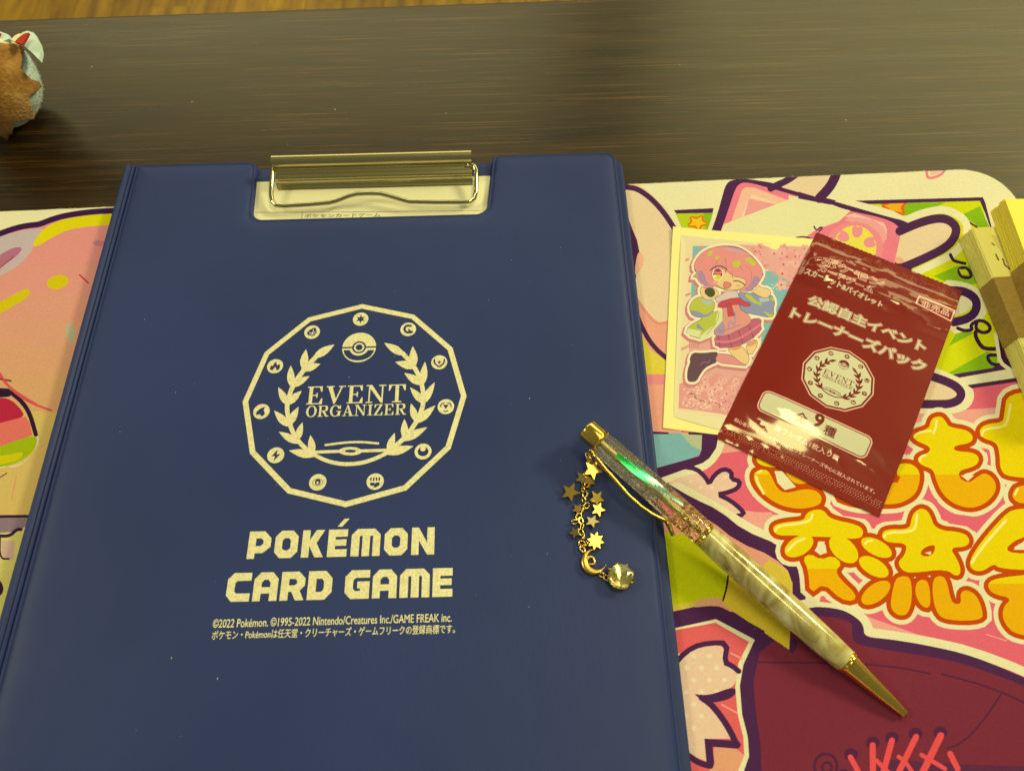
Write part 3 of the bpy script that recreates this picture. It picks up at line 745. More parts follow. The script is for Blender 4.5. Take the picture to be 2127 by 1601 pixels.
icon(627, 1362, [(chaikin(pts('-.75,0 -.3,.42 .3,.42 .75,0 .3,-.45 -.3,-.45'), 2), None), (chaikin(pts('-.66,0 -.28,.35 .28,.35 .66,0 .28,-.38 -.28,-.38'), 2), G_), (ell(0, .02, .34, .36), None), (ell(-.02, -.05, .14, .16), G_)])
icon(1042, 1357, [([(-.6+.32*i, .1), (-.42+.32*i, .1), (-.42+.32*i, .5), (-.6+.32*i, .5)], None) for i in range(4)] + [(pts('-.62,-.12 -.1,-.12 -.05,-.3 .12,-.1 .55,-.12 .5,-.5 .2,-.62 .1,-.72 -.15,-.7 -.1,-.5 -.5,-.5'), None)])
icon(1388, 1140, [(ell(0, 0, .64, .6), None), (ell(-.02, .33, .33, .3), G_)])
icon(1553, 816, [(pts('-.35,.25 .35,.25 0,-.32'), None)] + [(q, None) for q in ribbon(chaikin([(-.65, 0), (-.55, .42), (-.2, .5)], 1, False), .13) + ribbon(chaikin([(.65, 0), (.55, .42), (.2, .5)], 1, False), .13) + ribbon([(-.25, -.55), (0, -.66), (.25, -.55)], .13)])
icon(1505, 496, [(stars(4, .36, .12), None)] + [([(x, y+.0) for x, y in q], None) for q in ribbon(chaikin([(-.62, .4), (-.62, -.1), (-.25, -.45), (-.08, -.62)], 2, False), .2) + ribbon(chaikin([(.62, .4), (.62, -.1), (.25, -.45), (.08, -.62)], 2, False), .2)])
icon(1281, 258, [(q, None) for q in ribbon(chaikin([(.3, .5), (-.25, .6), (-.55, .1), (-.3, -.4), (.1, -.5), (.5, -.4)], 2, False), .3)] + [(pts('-.05,.2 .25,-.1 .65,-.42 .1,-.5'), None)])
# ball emblem
bx, by = ic(926, 388); R0 = 7.15
E1.add(ell(bx, by, R0, R0, 0, 48), G_)
E1.add([(bx-R0-.3, by-.35), (bx+R0+.3, by-.35), (bx+R0+.3, by+.35), (bx-R0-.3, by+.35)], None)
lo = [(bx + (R0-.75)*math.cos(math.radians(a)), by - 1.15 + (R0-1.95)*math.sin(math.radians(a))) for a in range(180, 361, 8)]
E1.add(lo, None); E1.add([(bx + 3.95*math.cos(math.radians(a)), by - .35 + 3.6*math.sin(math.radians(a))) for a in range(180, 361, 9)], G_)
E1.add(ell(bx, by, 2.95, 2.95, 0, 32), None); E1.add(ell(bx, by, 2.2, 2.2, 0, 32), G_); E1.add(ell(bx, by, 1.45, 1.45, 0, 28), None)
# serif letters
def R_(x0, y0, x1, y1): return [(x0, y0), (x1, y0), (x1, y1), (x0, y1)]
def glyph(ch):
    g = {'E': (.80, [R_(.10,0,.27,1), R_(0,.94,.72,1), R_(0,0,.75,.06), R_(.2,.47,.5,.53), [(.72,1),(.58,.94),(.66,.70),(.72,.70)], [(.75,0),(.75,.32),(.69,.32),(.60,.06)], R_(.45,.36,.51,.64)]),
         'V': (.92, [[(.06,1),(.27,1),(.52,.2),(.46,0),(.40,0)], [(.40,0),(.46,0),(.80,1),(.72,1)], R_(0,.94,.38,1), R_(.60,.94,.92,1)]),
         'N': (.95, [R_(.12,0,.19,1), [(.06,1),(.27,1),(.81,.12),(.81,0),(.72,0)], R_(.74,0,.81,1), R_(0,0,.32,.06), R_(.60,.94,.95,1), R_(0,.94,.2,1)]),
         'T': (.85, [R_(.34,0,.51,1), R_(.02,.94,.83,1), [(.02,1),(.02,.66),(.08,.66),(.18,.94)], [(.83,1),(.67,.94),(.77,.66),(.83,.66)], R_(.2,0,.65,.06)]),
         'I': (.42, [R_(.12,0,.30,1), R_(0,.94,.42,1), R_(0,0,.42,.06)]),
         'Z': (.74, [R_(.04,.94,.70,1), R_(.0,0,.70,.06), [(.0,0),(.18,0),(.70,1),(.52,1)], [(.04,1),(.04,.68),(.10,.68),(.18,.94)], [(.70,0),(.70,.32),(.64,.32),(.55,.06)]]),
         'A': (.90, [[(.40,1),(.46,1),(.20,0),(.12,0)], [(.36,1),(.48,1),(.84,0),(.62,0)], R_(.24,.30,.64,.36), R_(0,0,.32,.06), R_(.52,0,.94,.06)]),
         'R': (.88, [R_(.10,0,.27,1), R_(0,0,.40,.06), R_(0,.94,.4,1), [(.34,.5),(.52,.52),(.74,.12),(.90,.06),(.88,0),(.64,0)]])}
    if ch in g: return g[ch]
    return None
def serif(A_, s, x0, x1, y0, h):
    ws = {'O': .86, 'G': .90}
    tot = sum((glyph(c)[0] if glyph(c) else ws[c]) + .10 for c in s) - .10
    k = (x1-x0)/tot; x = x0
    for c in s:
        if c in 'OG':
            w = ws[c]; A_.add([(x + px*k, y0 + py*h) for px, py in ell(.43, .5, .43, .53, 0, 32)], G_); A_.add([(x + px*k, y0 + py*h) for px, py in ell(.43, .5, .25, .46, 0, 28)], None)
            if c == 'G':
                A_.add([(x + px*k, y0 + py*h) for px, py in R_(.55, .42, .92, .68)], None)
                for q in (R_(.52, .42, .92, .48), R_(.66, .04, .83, .45), [(.80, 1), (.72, .84), (.80, .66), (.86, .66), (.86, 1)]): A_.add([(x + px*k, y0 + py*h) for px, py in q], G_)
        else:
            w, ps = glyph(c)
            if c == 'R':
                A_.add([(x + px*k, y0 + py*h) for px, py in chaikin([(.2, 1), (.55, 1), (.80, .95), (.80, .55), (.55, .48), (.2, .48)], 2)], G_)
                A_.add([(x + px*k, y0 + py*h) for px, py in chaikin([(.22, .94), (.5, .94), (.62, .88), (.62, .6), (.5, .54), (.22, .54)], 2)], None)
            for q in ps: A_.add([(x + px*k, y0 + py*h) for px, py in q], G_)
        x += (w + .10)*k
EMB_BASE = list(E1.items)
serif(E1, 'EVENT', -19.6, 20.9, -2.0, 8.1); serif(E1, 'ORGANIZER', -19.2, 21.3, -7.6, 4.9)
EMB = list(E1.items)
foilsheet('foil_emblem', EMB)
# block capitals
BL = {'P': (8.4, ['0,0 0,1 .68,1 1,.74 1,.42 .68,.2 .33,.2 .33,0'], ['.33,.46 .33,.74 .55,.74 .66,.66 .66,.55 .55,.46']),
      'O': (8.6, ['.25,0 0,.22 0,.78 .25,1 .75,1 1,.78 1,.22 .75,0'], ['.42,.28 .32,.36 .32,.64 .42,.73 .58,.73 .68,.64 .68,.36 .58,.28']),
      'K': (8.2, ['0,0 0,1 .34,1 .34,.62 .62,1 1,1 .66,.52 1,0 .62,0 .34,.42 .34,0'], []),
      'E': (7.2, ['0,0 0,1 1,1 1,.73 .38,.73 .38,.63 .95,.63 .95,.4 .38,.4 .38,.27 1,.27 1,0'], []),
      'm': (10.8, ['0,0 0,.78 .2,1 .8,1 1,.78 1,0 .74,0 .74,.74 .64,.74 .64,0 .38,0 .38,.74 .28,.74 .28,0'], []),
      'N': (8.5, ['0,0 0,1 .3,1 .68,.44 .68,1 1,1 1,0 .7,0 .32,.52 .32,0'], []),
      'C': (8.6, ['.25,0 0,.22 0,.78 .25,1 1,1 1,.72 .42,.72 .33,.64 .33,.36 .42,.28 1,.28 1,0'], []),
      'A': (8.8, ['0,0 0,.76 .25,1 .75,1 1,.76 1,0 .68,0 .68,.26 .32,.26 .32,0'], ['.32,.48 .32,.64 .42,.74 .58,.74 .68,.64 .68,.48']),
      'R': (8.7, ['0,0 0,1 .72,1 1,.76 1,.5 .8,.34 1,0 .64,0 .46,.3 .33,.3 .33,0'], ['.33,.52 .33,.75 .56,.75 .66,.68 .66,.58 .56,.52']),
      'D': (8.8, ['0,0 0,1 .72,1 1,.74 1,.26 .72,0'], ['.34,.27 .34,.73 .56,.73 .66,.64 .66,.36 .56,.27']),
      'G': (8.9, ['.25,0 0,.22 0,.78 .25,1 1,1 1,.73 .42,.73 .33,.64 .33,.36 .42,.27 .62,.27 .62,.36 .5,.36 .5,.6 1,.6 1,0'], [])}
T1 = Art(ZC)
def block(s, x, y, h, gaps):
    for c, g in zip(s, gaps):
        w, o_, i_ = BL[c]
        for q in o_: T1.add([(x + a*w, y + b*h) for a, b in pts(q)], G_)
        for q in i_: T1.add([(x + a*w, y + b*h) for a, b in pts(q)], None)
        x += w + g
block('POKEmON', -35.2, -64.6, 10.3, [1.55, 1.5, 1.45, 1.5, 1.55, 1.5, 0])
T1.add([(-2.4, -53.2), (-.6, -53.2), (1.9, -50.2), (.0, -50.2)], G_)
block('CARDGAmE', -40.8, -80.0, 10.3, [1.1, 1.1, 1.1, 4.7, 1.1, 1.1, 1.1, 0])
foilsheet('foil_title', T1.items)
T2 = Art(ZC)
for s_, p0, p1, h in (('©2022 Pokémon. ©1995-2022 Nintendo/Creatures Inc./GAME FREAK inc.', (-43.9, -88.9), (41, -88.7), 3.0), ('ポケモン・Pokémonは任天堂・クリーチャーズ・ゲームフリークの登録商標です。', (-43.6, -93.0), (42.2, -92.7), 3.1)):
    for f in text_faces(s_, p0, p1, h, .012): T2.add(f, G_)
foilsheet('foil_notice', T2.items)
# ---- clip
clip = empty('clip', (0, 118, 5), None, None); clip.parent = clipb; clip.location = Vector((0, 148, 2.5))*MM
pf = chaikin([(114.2, 5.5), (115.2, 5.35), (116.8, 6.9), (117.2, 8.6), (116.4, 9.9), (117.4, 11.1), (119.9, 11.5), (120.9, 12.6), (120.2, 14.4), (120.3, 16.6), (122.0, 18.6), (124.8, 18.2), (125.6, 15.6), (125.8, 12.5), (126.4, 9.0), (127.0, 5.1)], 2, False)
inn_ = []
for i, p in enumerate(pf):
    a = Vector(pf[max(0, i-1)]); b = Vector(pf[min(len(pf)-1, i+1)]); d = (b-a).normalized(); inn_.append((p[0] + d.y*.45, p[1] - d.x*.45))
loop = pf + inn_[::-1]
V, Fc = loft([[(x, y, z) for y, z in loop] for x in (-46.6, -46.2, 47.2, 47.6)])
o = mesh('jaw_plate', V, Fc, mat('pressed_metal', (.58,.52,.31), .27, 1.0), clip); recalc(o)
for p in o.data.polygons: p.use_smooth = abs(p.normal.x) < .5
o.data.set_sharp_from_angle(angle=math.radians(60))
wp = [(588, 350, 12), (577, 346, 12.5), (569, 350, 12.5), (565.5, 360, 12), (564, 385, 10.5), (563, 405, 9.6), (566, 419, 9), (574, 427, 8.8), (590, 428, 8.8), (640, 425, 9), (685, 421, 9.2), (700, 417, 9.5), (725, 407, 10), (742, 403, 10.2), (765, 402, 10.3), (790, 402.5, 10.2), (808, 407, 10), (835, 415, 9.5), (850, 419, 9.2), (900, 420, 9), (960, 420, 8.8), (976, 419, 8.8), (985, 412, 9), (988, 400, 9.6), (989, 380, 10.5), (989.5, 355, 12), (986, 346, 12.5), (978, 342, 12.5), (966, 344, 12)]
V, Fc = tube([at(*q) for q in chaikin([(a, b, 0) for a, b, c in wp], 0)] if False else [at(*q) for q in wp], 1.1, 10)
mesh('wire_lever', V, Fc, m_chrome, clip, True)
# ---- sheet of paper held by the clip
sheet_o = empty('paper_sheet', (0, 100, 5), 'white printed form held under the metal clip inside the clipboard', 'paper sheet')
ya, yb = at(540, 376, 5.3).y, at(1010, 368, 5.3).y
mesh('paper', [(-104, -180, 5.2), (106, -180, 5.2), (106, yb + .6, 5.32), (-104, ya - .6, 5.32), (-104, -180, 5.08), (106, -180, 5.08), (106, yb + .6, 5.1), (-104, ya - .6, 5.1)], [(0, 1, 2, 3), (7, 6, 5, 4), (0, 4, 5, 1), (1, 5, 6, 2), (2, 6, 7, 3), (3, 7, 4, 0)], m_paper, sheet_o)
T3 = Art(5.3); T3.view(0, 0, 1)
T3.K('529,441.5 760,440.5 1000,437.5', G_, .7, smooth=0); T3.K('628,441 626,460', G_, .8, smooth=0)
p0, p1 = at(632, 453.5, 5.3), at(790, 450.5, 5.3)
for f in text_faces('ポケモンカードゲーム', (p0.x, p0.y), (p1.x, p1.y), 2.4): T3.add(f, G_)
T3.items = [(p, (.05, .045, .04)) for p, c in T3.items]
sheet('printed_line', T3.items, lambda x, y: (x, y, 5.36), m_ink, sheet_o)
# ================================================================== sticker sheet
stk = empty('sticker_sheet', (155, 30, 2.5), 'sticker of a winking pink haired girl on yellow backing paper under the red pack', 'sticker')
ZS = 2.62
q = [at(x, y, ZS) for x, y in ((1377, 889), (1700, 928), (1722, 499), (1397, 474))]
V = []; nu = 16
for j in range(nu+1):
    for i in range(nu+1):
        u, v_ = i/nu, j/nu
        p = (q[0]*(1-u) + q[1]*u)*(1-v_) + (q[3]*(1-u) + q[2]*u)*v_
        lift = .9*max(0, (v_-.7)/.3)**2*max(0, 1-u*1.3) + .35*max(0, 1-u*5)**2
        V.append((p.x, p.y, ZS + lift))
Fc = [(j*(nu+1)+i, j*(nu+1)+i+1, (j+1)*(nu+1)+i+1, (j+1)*(nu+1)+i) for j in range(nu) for i in range(nu)]
def lift_at(x, y):
    e1 = q[1]-q[0]; e2 = q[3]-q[0]; d = Vector((x-q[0].x, y-q[0].y)); det = e1.x*e2.y - e1.y*e2.x
    u = (d.x*e2.y - d.y*e2.x)/det; v_ = (e1.x*d.y - e1.y*d.x)/det
    return .9*max(0, (v_-.7)/.3)**2*max(0, 1-u*1.3) + .35*max(0, 1-u*5)**2
nv_ = len(V); V += [(x, y, z-.12) for x, y, z in V]; Fc += [tuple(i + nv_ for i in f[::-1]) for f in Fc]
edge_ = [i for i in range(nu)] + [nu + (nu+1)*j for j in range(nu)] + [(nu+1)*(nu+1)-1-i for i in range(nu)] + [(nu+1)*(nu-j) for j in range(nu)]
Fc += [(edge_[(i+1) % len(edge_)], edge_[i], edge_[i]+nv_, edge_[(i+1) % len(edge_)]+nv_) for i in range(len(edge_))]
recalc(mesh('backing_paper', V, Fc, m_back, stk, True)); stk.children[-1].data.set_sharp_from_angle(angle=.8)
B = Art(ZS); B.view(1380, 480, 5.718)
WH = C('e6d896'); KO = C('5a3a48'); RO = C('c87a70'); HA = C('e28a7c'); HS = C('a98298'); GN = C('b9bb3a'); BG_ = C('8890a0'); SKN = C('e9c47c'); RED = C('c23a46'); TE = C('7ab2a6')
B.P('195,62 1601,180 2300,240 2200,2450 860,2420 105,2208', WH)
B.P('250,150 1601,188 2300,250 2200,2400 1200,2330 180,2130', C('e9d296'))
B.P('335,185 800,180 800,600 330,800 315,790', TE); B.P('1180,480 1700,420 1700,900 1300,1350 1150,1350 1150,700', TE)
B.P('880,165 1700,188 2000,200 2000,560 1560,560 1500,640 1380,500 1250,480 1180,420 1080,320 1000,240', C('e2a08a'))
B.view(1380, 660, 6.671)
B.P('345,250 760,200 760,430 1250,690 1250,1000 330,1000', C('e0a08c'))
B.P('205,920 330,860 500,880 560,840 660,830 690,780 760,775 830,830 900,870 960,800 1080,830 1200,760 1200,1420 780,1330 430,1280 195,1255', C('dd9280'))
def flower(cx, cy, r, c):
    a0 = rnd.uniform(0, 72)
    for k in range(5):
        a = math.radians(a0 + 72*k); B.P(ell(cx + .55*r*math.cos(a), cy + .55*r*math.sin(a), r*.5, r*.38, math.degrees(a), 10), lerp(c, C('f0b8a0'), rnd.random()*.5))
    B.P(ell(cx, cy, r*.18, r*.18, 0, 8), C('b04a48'))
def flowers(n, x0, x1, y0, y1, r):
    for _ in range(n): flower(rnd.uniform(x0, x1), rnd.uniform(y0, y1), rnd.uniform(.6, 1.15)*r, lerp(C('d67f78'), C('e9ab92'), rnd.random()))
flowers(44, 215, 1000, 930, 1260, 62); flowers(8, 560, 1000, 850, 930, 55)
for _ in range(30): B.P(ell(rnd.uniform(230, 800), rnd.uniform(960, 1260), 14, 12, 0, 8), C('f0d8a0'))
for s in ('330,1060 430,1050 420,1120 560,1160', '700,1180 780,1200 760,1240'): B.K(s, C('6a3a38'), 9)
B.view(1380, 480, 5.718)
flowers(34, 1000, 1680, 190, 430, 62); flowers(6, 1380, 1620, 500, 720, 75)
for x, y in ((1280, 640), (1310, 660), (1340, 640), (1290, 680), (1330, 690)): B.P(ell(x, y, 9, 9, 0, 8), C('d8e0b0'))
for a, b, c_ in ((440, 200, 30), (280, 755, 40), (270, 345, 28), (1300, 520, 25)): B.P(ell(a, b, c_, 14, -25), C('d98a84'))
B.P('195,1390 300,1345 295,1380 200,1425', C('d99c84'))
for i in range(5):
    for j in range(3): B.P(ell(300 + 25*i, 1320 + 28*j, 8, 8, 0, 8), C('c0605c'))
hair = '345,430 380,340 450,260 560,205 700,183 860,200 980,255 1080,350 1150,440 1172,510 1135,590 1085,650 1005,722 900,705 700,690 620,660 540,645 460,640 410,600 380,545 335,548 395,500'
lcar = '410,780 460,800 590,830 600,900 560,980 690,930 695,1050 480,1292 255,1230 285,1130 480,1030 340,1015 293,930 330,830'
rsl = '880,715 960,740 1100,740 1270,755 1312,840 1290,932 1300,1000 1260,1030 1120,1000 920,960 880,850'
skirt = '590,1240 730,1245 900,1165 1032,1090 1032,1045 1152,1038 1140,1130 1158,1170 1000,1312 835,1378 612,1388'
tor = '690,850 920,850 940,940 1022,1030 1032,1090 900,1165 730,1245 585,1242 600,1150 690,1050'
rh = '975,672 1110,712 1048,595 1075,598 1145,680 1230,680 1272,745 1210,802 1110,765'
lh = '418,705 460,645 600,680 652,740 600,802 530,825 450,790'
leg1 = '745,1385 890,1350 950,1400 1012,1500 985,1592 880,1585 800,1470'; leg2 = '955,1345 1080,1280 1115,1345 1015,1500'
low = '600,1455 805,1470 890,1560 990,1600 870,1590 620,1560'
shoe = '335,1445 455,1455 620,1435 632,1460 600,1520 620,1555 560,1580 480,1620 420,1700 378,1782 308,1790 275,1770 275,1660 318,1540 300,1530'
parts_ = (hair, lcar, rsl, skirt, tor, rh, lh, leg1, leg2, low, shoe)
for s in parts_: B.K([(x-14, y+22) for x, y in pts(s)], RO, 92, True, 1)
for s in parts_: B.K(s, C('f0e0ae'), 66, True, 1)
for s in parts_: B.P(s, C('f0e0ae'))
B.K('370,480 350,420 420,300 560,205 720,180 900,200 1060,320 1150,450 1170,520', KO, 14)
def O(s, c, sm=1, w=5): B.K(s, KO, w+5, True, sm); B.P(s, c, sm)
O(leg1, SKN); O(leg2, SKN); B.S('750,1385 890,1350 920,1380 860,1420 790,1410', C('d99a5c')); B.S('960,1345 1080,1282 1105,1335 1000,1380', C('d99a5c'))
O(low, C('db8a80')); O(shoe, C('5c3844')); B.K('430,1590 470,1550 520,1570 540,1530', C('a05a90'), 9)
B.P('1040,1080 1500,1000 1500,1340 1320,1340', RO) if False else None
O(skirt, C('bd5a6c'))
for a in ('640,1245 660,1385', '760,1240 800,1375', '880,1180 930,1335', '1000,1110 1060,1270'): B.K(a, C('8a3a5c'), 12, smooth=0)
B.K('600,1310 760,1320 930,1260 1140,1110', C('d87a80'), 22); B.K('605,1360 780,1350 960,1290', C('a04864'), 12)
O(tor, C('de9078')); B.S('590,1238 605,1150 690,1050 720,1130 720,1235', C('a88c98')); B.K('760,1160 780,1050 840,1140 840,960', C('a88c98'), 20); B.K('640,1190 720,1180 900,1110', C('8a6a84'), 7)
O(lcar, GN); B.S('300,935 400,955 480,1000 560,960 600,900 560,990 480,1030 340,1015', BG_); B.P('640,935 692,940 690,1065 485,1290 405,1262 600,1110', C('d9dc90')); B.P('275,1155 440,1190 408,1262 258,1228', C('d9dc90'))
B.P('395,1090 480,1185 380,1150', BG_); B.K('650,960 630,1080 500,1230', C('88906a'), 7, smooth=1)
B.P('440,800 570,825 560,880 450,850', C('a8bcc0'))
O(rsl, BG_); B.S('940,760 1010,745 1090,830 1130,870 1060,860', GN); B.S('1050,810 1180,870 1120,885', GN); B.P('1170,950 1300,1000 1255,1035', GN); B.S('1240,780 1310,800 1300,850', GN); B.P('1120,800 1230,770 1250,830 1140,850', C('a8bcc0'))
O('605,800 740,715 860,715 885,790 740,815 620,845', C('d8bcae'), 0); B.P('690,660 760,690 750,740 700,710', C('e2ae70'))
O(lh, SKN); O('468,722 520,668 590,690 602,760 540,792', C('3c4a18')); B.S('450,650 560,640 600,670 520,668 470,700', C('dd8a8c'))
O(rh, SKN, 1)
O('618,872 740,812 900,790 925,830 1030,860 1000,902 830,860 680,922', RED); O('740,870 790,870 832,1002 758,1012', RED, 0)
O(hair, HA)
B.S('400,460 470,480 500,620 600,665 460,640 395,560', HS); B.S('1060,520 1150,560 1085,650 1005,722 940,690 1020,640', HS); B.S('335,548 395,500 400,540', C('a8b040'))
O('560,475 720,445 800,540 935,560 975,600 940,672 850,702 720,692 620,640 570,560', SKN)
B.P('470,450 540,330 700,290 900,310 1040,430 1052,560 1010,680 985,640 968,560 930,475 900,565 850,500 812,560 770,470 722,500 700,445 560,480 552,560 600,650 500,600', HA)
for s in ('722,500 740,420 720,320', '812,560 800,480', '930,475 900,420', '600,470 610,380 650,330', '1000,680 1040,560 1030,460 960,410'): B.K(s, C('b06468'), 6)
for s in ('500,280 560,225 585,255 530,315', '590,330 620,295 660,305 640,350', '800,365 905,345 900,420 825,442', '940,320 1030,318 1095,390 1060,425 1000,370'): B.S(s, C('bcc234'))
B.S('700,200 860,210 980,270 860,250 760,240', C('c49aa4'))
B.P(ell(632, 515, 66, 72), C('efe4c0')); B.P(ell(634, 512, 55, 66), C('b83450')); B.P(ell(636, 495, 50, 12), C('e08a60')); B.P(ell(634, 548, 44, 30), C('d8c830')); B.P(ell(600, 535, 16, 14), C('f4ecd0')); B.P(ell(636, 470, 30, 20), C('8a2a50'))
B.K('545,470 590,430 650,412 710,430 742,462', KO, 14); B.K('822,596 870,590 920,610 955,642', KO, 13)
O('708,605 750,608 798,628 770,682 700,672', C('e07a62'))
B.P(ell(610, 605, 34, 18), C('e6a878')); B.P(ell(880, 650, 34, 18), C('e6a878'))
sticker = sheet('sticker', B.items, lambda x, y: (x, y, ZS + .06 + lift_at(x, y)), m_stk, stk)
# keep the art inside the square: nothing is drawn past the sheet (see bounds above)
# ================================================================== red foil pack
ZP_ = 4.2
pk = [at(*c_, z) for c_, z in zip(((1480, 905), (1818, 1068), (2008, 608), (1705, 483)), (3.2, 3.2, 3.2, 3.6))]
PU_ = ((pk[1]-pk[0]).normalized() + (pk[2]-pk[3]).normalized()); PU_.z = 0; PU_.normalize(); PV_ = Vector((-PU_.y, PU_.x, 0))
pcen = sum(pk, Vector())/4; PWd = ((pk[1]-pk[0]).length + (pk[2]-pk[3]).length)/2; PHt = ((pk[3]-pk[0]).length + (pk[2]-pk[1]).length)/2
org = pcen - PU_*(PWd/2) - PV_*(PHt/2); org.z = 0
def loc(w): d = Vector((w[0]-org.x, w[1]-org.y, 0)); return (d.dot(PU_), d.dot(PV_))
def sm(x): x = max(0, min(1, x)); return x*x*(3-2*x)
def pack_h(u, v_, edge=True):
    e = min(u, PWd-u) if edge else 30; b = v_; t = PHt - v_
    h = .25 + .35*sm(e/(1.6 if u < 20 else .4)) + 2.0*sm((u+6)/26)*sm((b-5)/(17+12*u/PWd))*sm((t-6)/10)
    nz = noise.noise(Vector((u*.09, v_*.16, 3.1)))
    w = sm((v_-PHt*.70)/14)*sm((t-4)/6)
    r1 = 1 - abs(noise.noise(Vector((u*.030 + v_*.02, v_*.085 - u*.035, 7.7))))*3.0
    r2 = 1 - abs(noise.noise(Vector((u*.06 + v_*.03, v_*.15 - u*.05, 1.7))))*3.2
    h += w*sm(e/6)*(.42*max(0, r1)**2 + .16*max(0, r2)**2 + .2*nz)
    h += 1.5*sm((24-u)/16)*sm((v_-86)/13)*sm((t-5)/10)*sm(u/3)
    w2 = sm((34-v_)/16)*sm((v_-5)/6)
    h += w2*(.5*noise.noise(Vector((u*.04, v_*.085, 11.3))) + .07*max(0, 1-abs(noise.noise(Vector((u*.05+v_*.06, v_*.14, 5.5))))*3)**2)
    h += .18*noise.noise(Vector((u*.045, v_*.045, 21.0)))*sm(e/8)
    h += .10*noise.noise(Vector((u*.30, v_*.25, 2.0)))*(sm((7-b)/2) + sm((t-0)/1)*sm((9-t)/2))
    return h
pack = empty('card_pack', (pcen.x, pcen.y, 2.9), 'sealed glossy red foil card pack with Japanese lettering, lying over the sticker', 'card pack')
RD, CRM, RIM, DRD = (.215,.0045,.003), C('d8d296'), C('efb990'), (.19,.010,.007)
Q = Art(ZP_, loc)
Q.items.append(([(0, 0), (PWd, 0)] + [(PWd, PHt*i/40) for i in range(1, 40)] + [(PWd - PWd*i/66, PHt - (.0 if i % 2 else .35)) for i in range(67)] + [(0, PHt - PHt*i/40) for i in range(1, 40)], RD))
def ptxt(view, s, a, b, h, fill, bold=.012, rims=()):
    Q.view(*view); (p0, p1) = Q._m([a, b]); d = Vector(p1) - Vector(p0)
    for bo, cl in list(rims) + [(bold, fill)]:
        g = 0
        for f in text_faces(s, p0, p1, h, bo): Q.add(f, cl)
V11, V12, VK = (1660, 460, 4.708), (1480, 760, 5.003), (1480, 460, 2.582)
RW = [(.095, RIM), (.062, DRD)]
ptxt(V11, 'ポケモン', (205, 440), (800, 665), 4.9, RD, .0, [(.06, RIM)])
ptxt(V11, 'カードゲーム', (170, 500), (700, 720), 3.4, RD, .0, [(.06, RIM)])
ptxt(V11, 'スカーレット&バイオレット', (45, 515), (790, 856), 3.2, CRM, .012, [(.07, RIM), (.04, DRD)])
ptxt(V11, '公認自主イベント', (75, 810), (1205, 1290), 5.2, CRM, .03, RW)
ptxt(VK, 'トレーナーズパック', (415, 512), (1122, 818), 5.6, CRM, .03, RW)
Q.view(*V11); Q.K('1165,742 1515,880 1470,985 1130,815', RIM, 13, True, 0)
ptxt(V11, '非売品', (1178, 845), (1448, 942), 3.3, RIM, .022)
# round emblem, printed in red on cream
Q.view(1, 1, 1); ec = loc(at(1738.5, 788.5, ZP_)); ek = 14.3/RAD
def em(p): return [(ec[0] + x*ek, ec[1] + y*ek) for x, y in p]
Q.add(em(dod(RAD*1.055)), RIM); Q.add(em(dod(RAD*1.02)), DRD); Q.add(em(dod(RAD*.965)), CRM)
for p, c in EMB[2:]: Q.add(em(p), DRD if c else CRM)
# rounded panel
Q.view(*V12); tl, tr, br_ = Q._m([(545, 225), (1668, 775), (1600, 990)])
x0, x1 = tl[0], tr[0]; y1 = (tl[1]+tr[1])/2; y0 = br_[1]
for d, c in ((0, RIM), (.55, DRD), (.95, CRM)): Q.add(rounded([(x0, y0, 3), (x1, y0, 3), (x1, y1, 3), (x0, y1, 3)], 6, d), c)
ptxt(V12, '全', (842, 566), (962, 612), 4.2, DRD, .03); ptxt(V12, '9', (1028, 622), (1112, 660), 6.0, DRD, .035); ptxt(V12, '種', (1138, 705), (1252, 757), 4.2, DRD, .03)
ptxt(V12, '■ランダム1枚入り■', (645, 658), (1300, 982), 2.5, RIM, .02)
ptxt(V12, '初心者の方のデッキ作りに役立つトレーナーズ中心に封入されています。', (225, 560), (1690, 1322), 1.75, RIM, .016)
for k in range(62):
    for j in range(4):
        u = 1.6 + k*(PWd-3.2)/61 + (.25 if j % 2 else -.1)
        if rnd.random() < .9:
            v_ = 2.9 + j*.95; Q.add([(u-.28, v_), (u-.05, v_), (u+.3, v_+.45), (u+.05, v_+.45)], C('e8a878') if j else C('c87a50'))
        if rnd.random() < .55: v_ = PHt - 6.6 + j*.95; Q.add([(u-.28, v_), (u-.08, v_), (u+.28, v_+.4), (u+.05, v_+.4)], C('c8804c'))
grid = [(PWd*(i+.5)/62 + rnd.uniform(-.2, .2), PHt*(j+.5)/110 + rnd.uniform(-.2, .2)) for i in range(62) for j in range(110)]
def pplace(u, v_): w = org + PU_*u + PV_*v_; return (w.x, w.y, 2.62 + pack_h(u, v_))
def pnorm(u, v_):
    gu = (pack_h(u+.3, v_, False) - pack_h(u-.3, v_, False))/.6; gv = (pack_h(u, v_+.3, False) - pack_h(u, v_-.3, False))/.6
    return (Vector((0, 0, 1)) - PU_*gu - PV_*gv).normalized()
front = sheet('front_film', Q.items, pplace, m_pack, pack, extra=grid, nrm=pnorm, smooth=True)
bk = [pplace(u, v_) for u, v_ in [(0, 0), (PWd, 0)] + [(PWd, PHt*i/40) for i in range(1, 40)] + [(PWd, PHt), (0, PHt)] + [(0, PHt - PHt*i/40) for i in range(1, 40)]]
nb_ = len(bk)
V = [(x, y, z-.02) for x, y, z in bk] + [(x, y, 2.72) for x, y, z in bk]
me_back = mesh('back_film', V, [tuple(range(nb_, 2*nb_))[::-1]] + [(i, i+nb_, (i+1) % nb_+nb_, (i+1) % nb_) for i in range(nb_)], mat('red_film_back', tuple(C('941c12')), .3), pack)
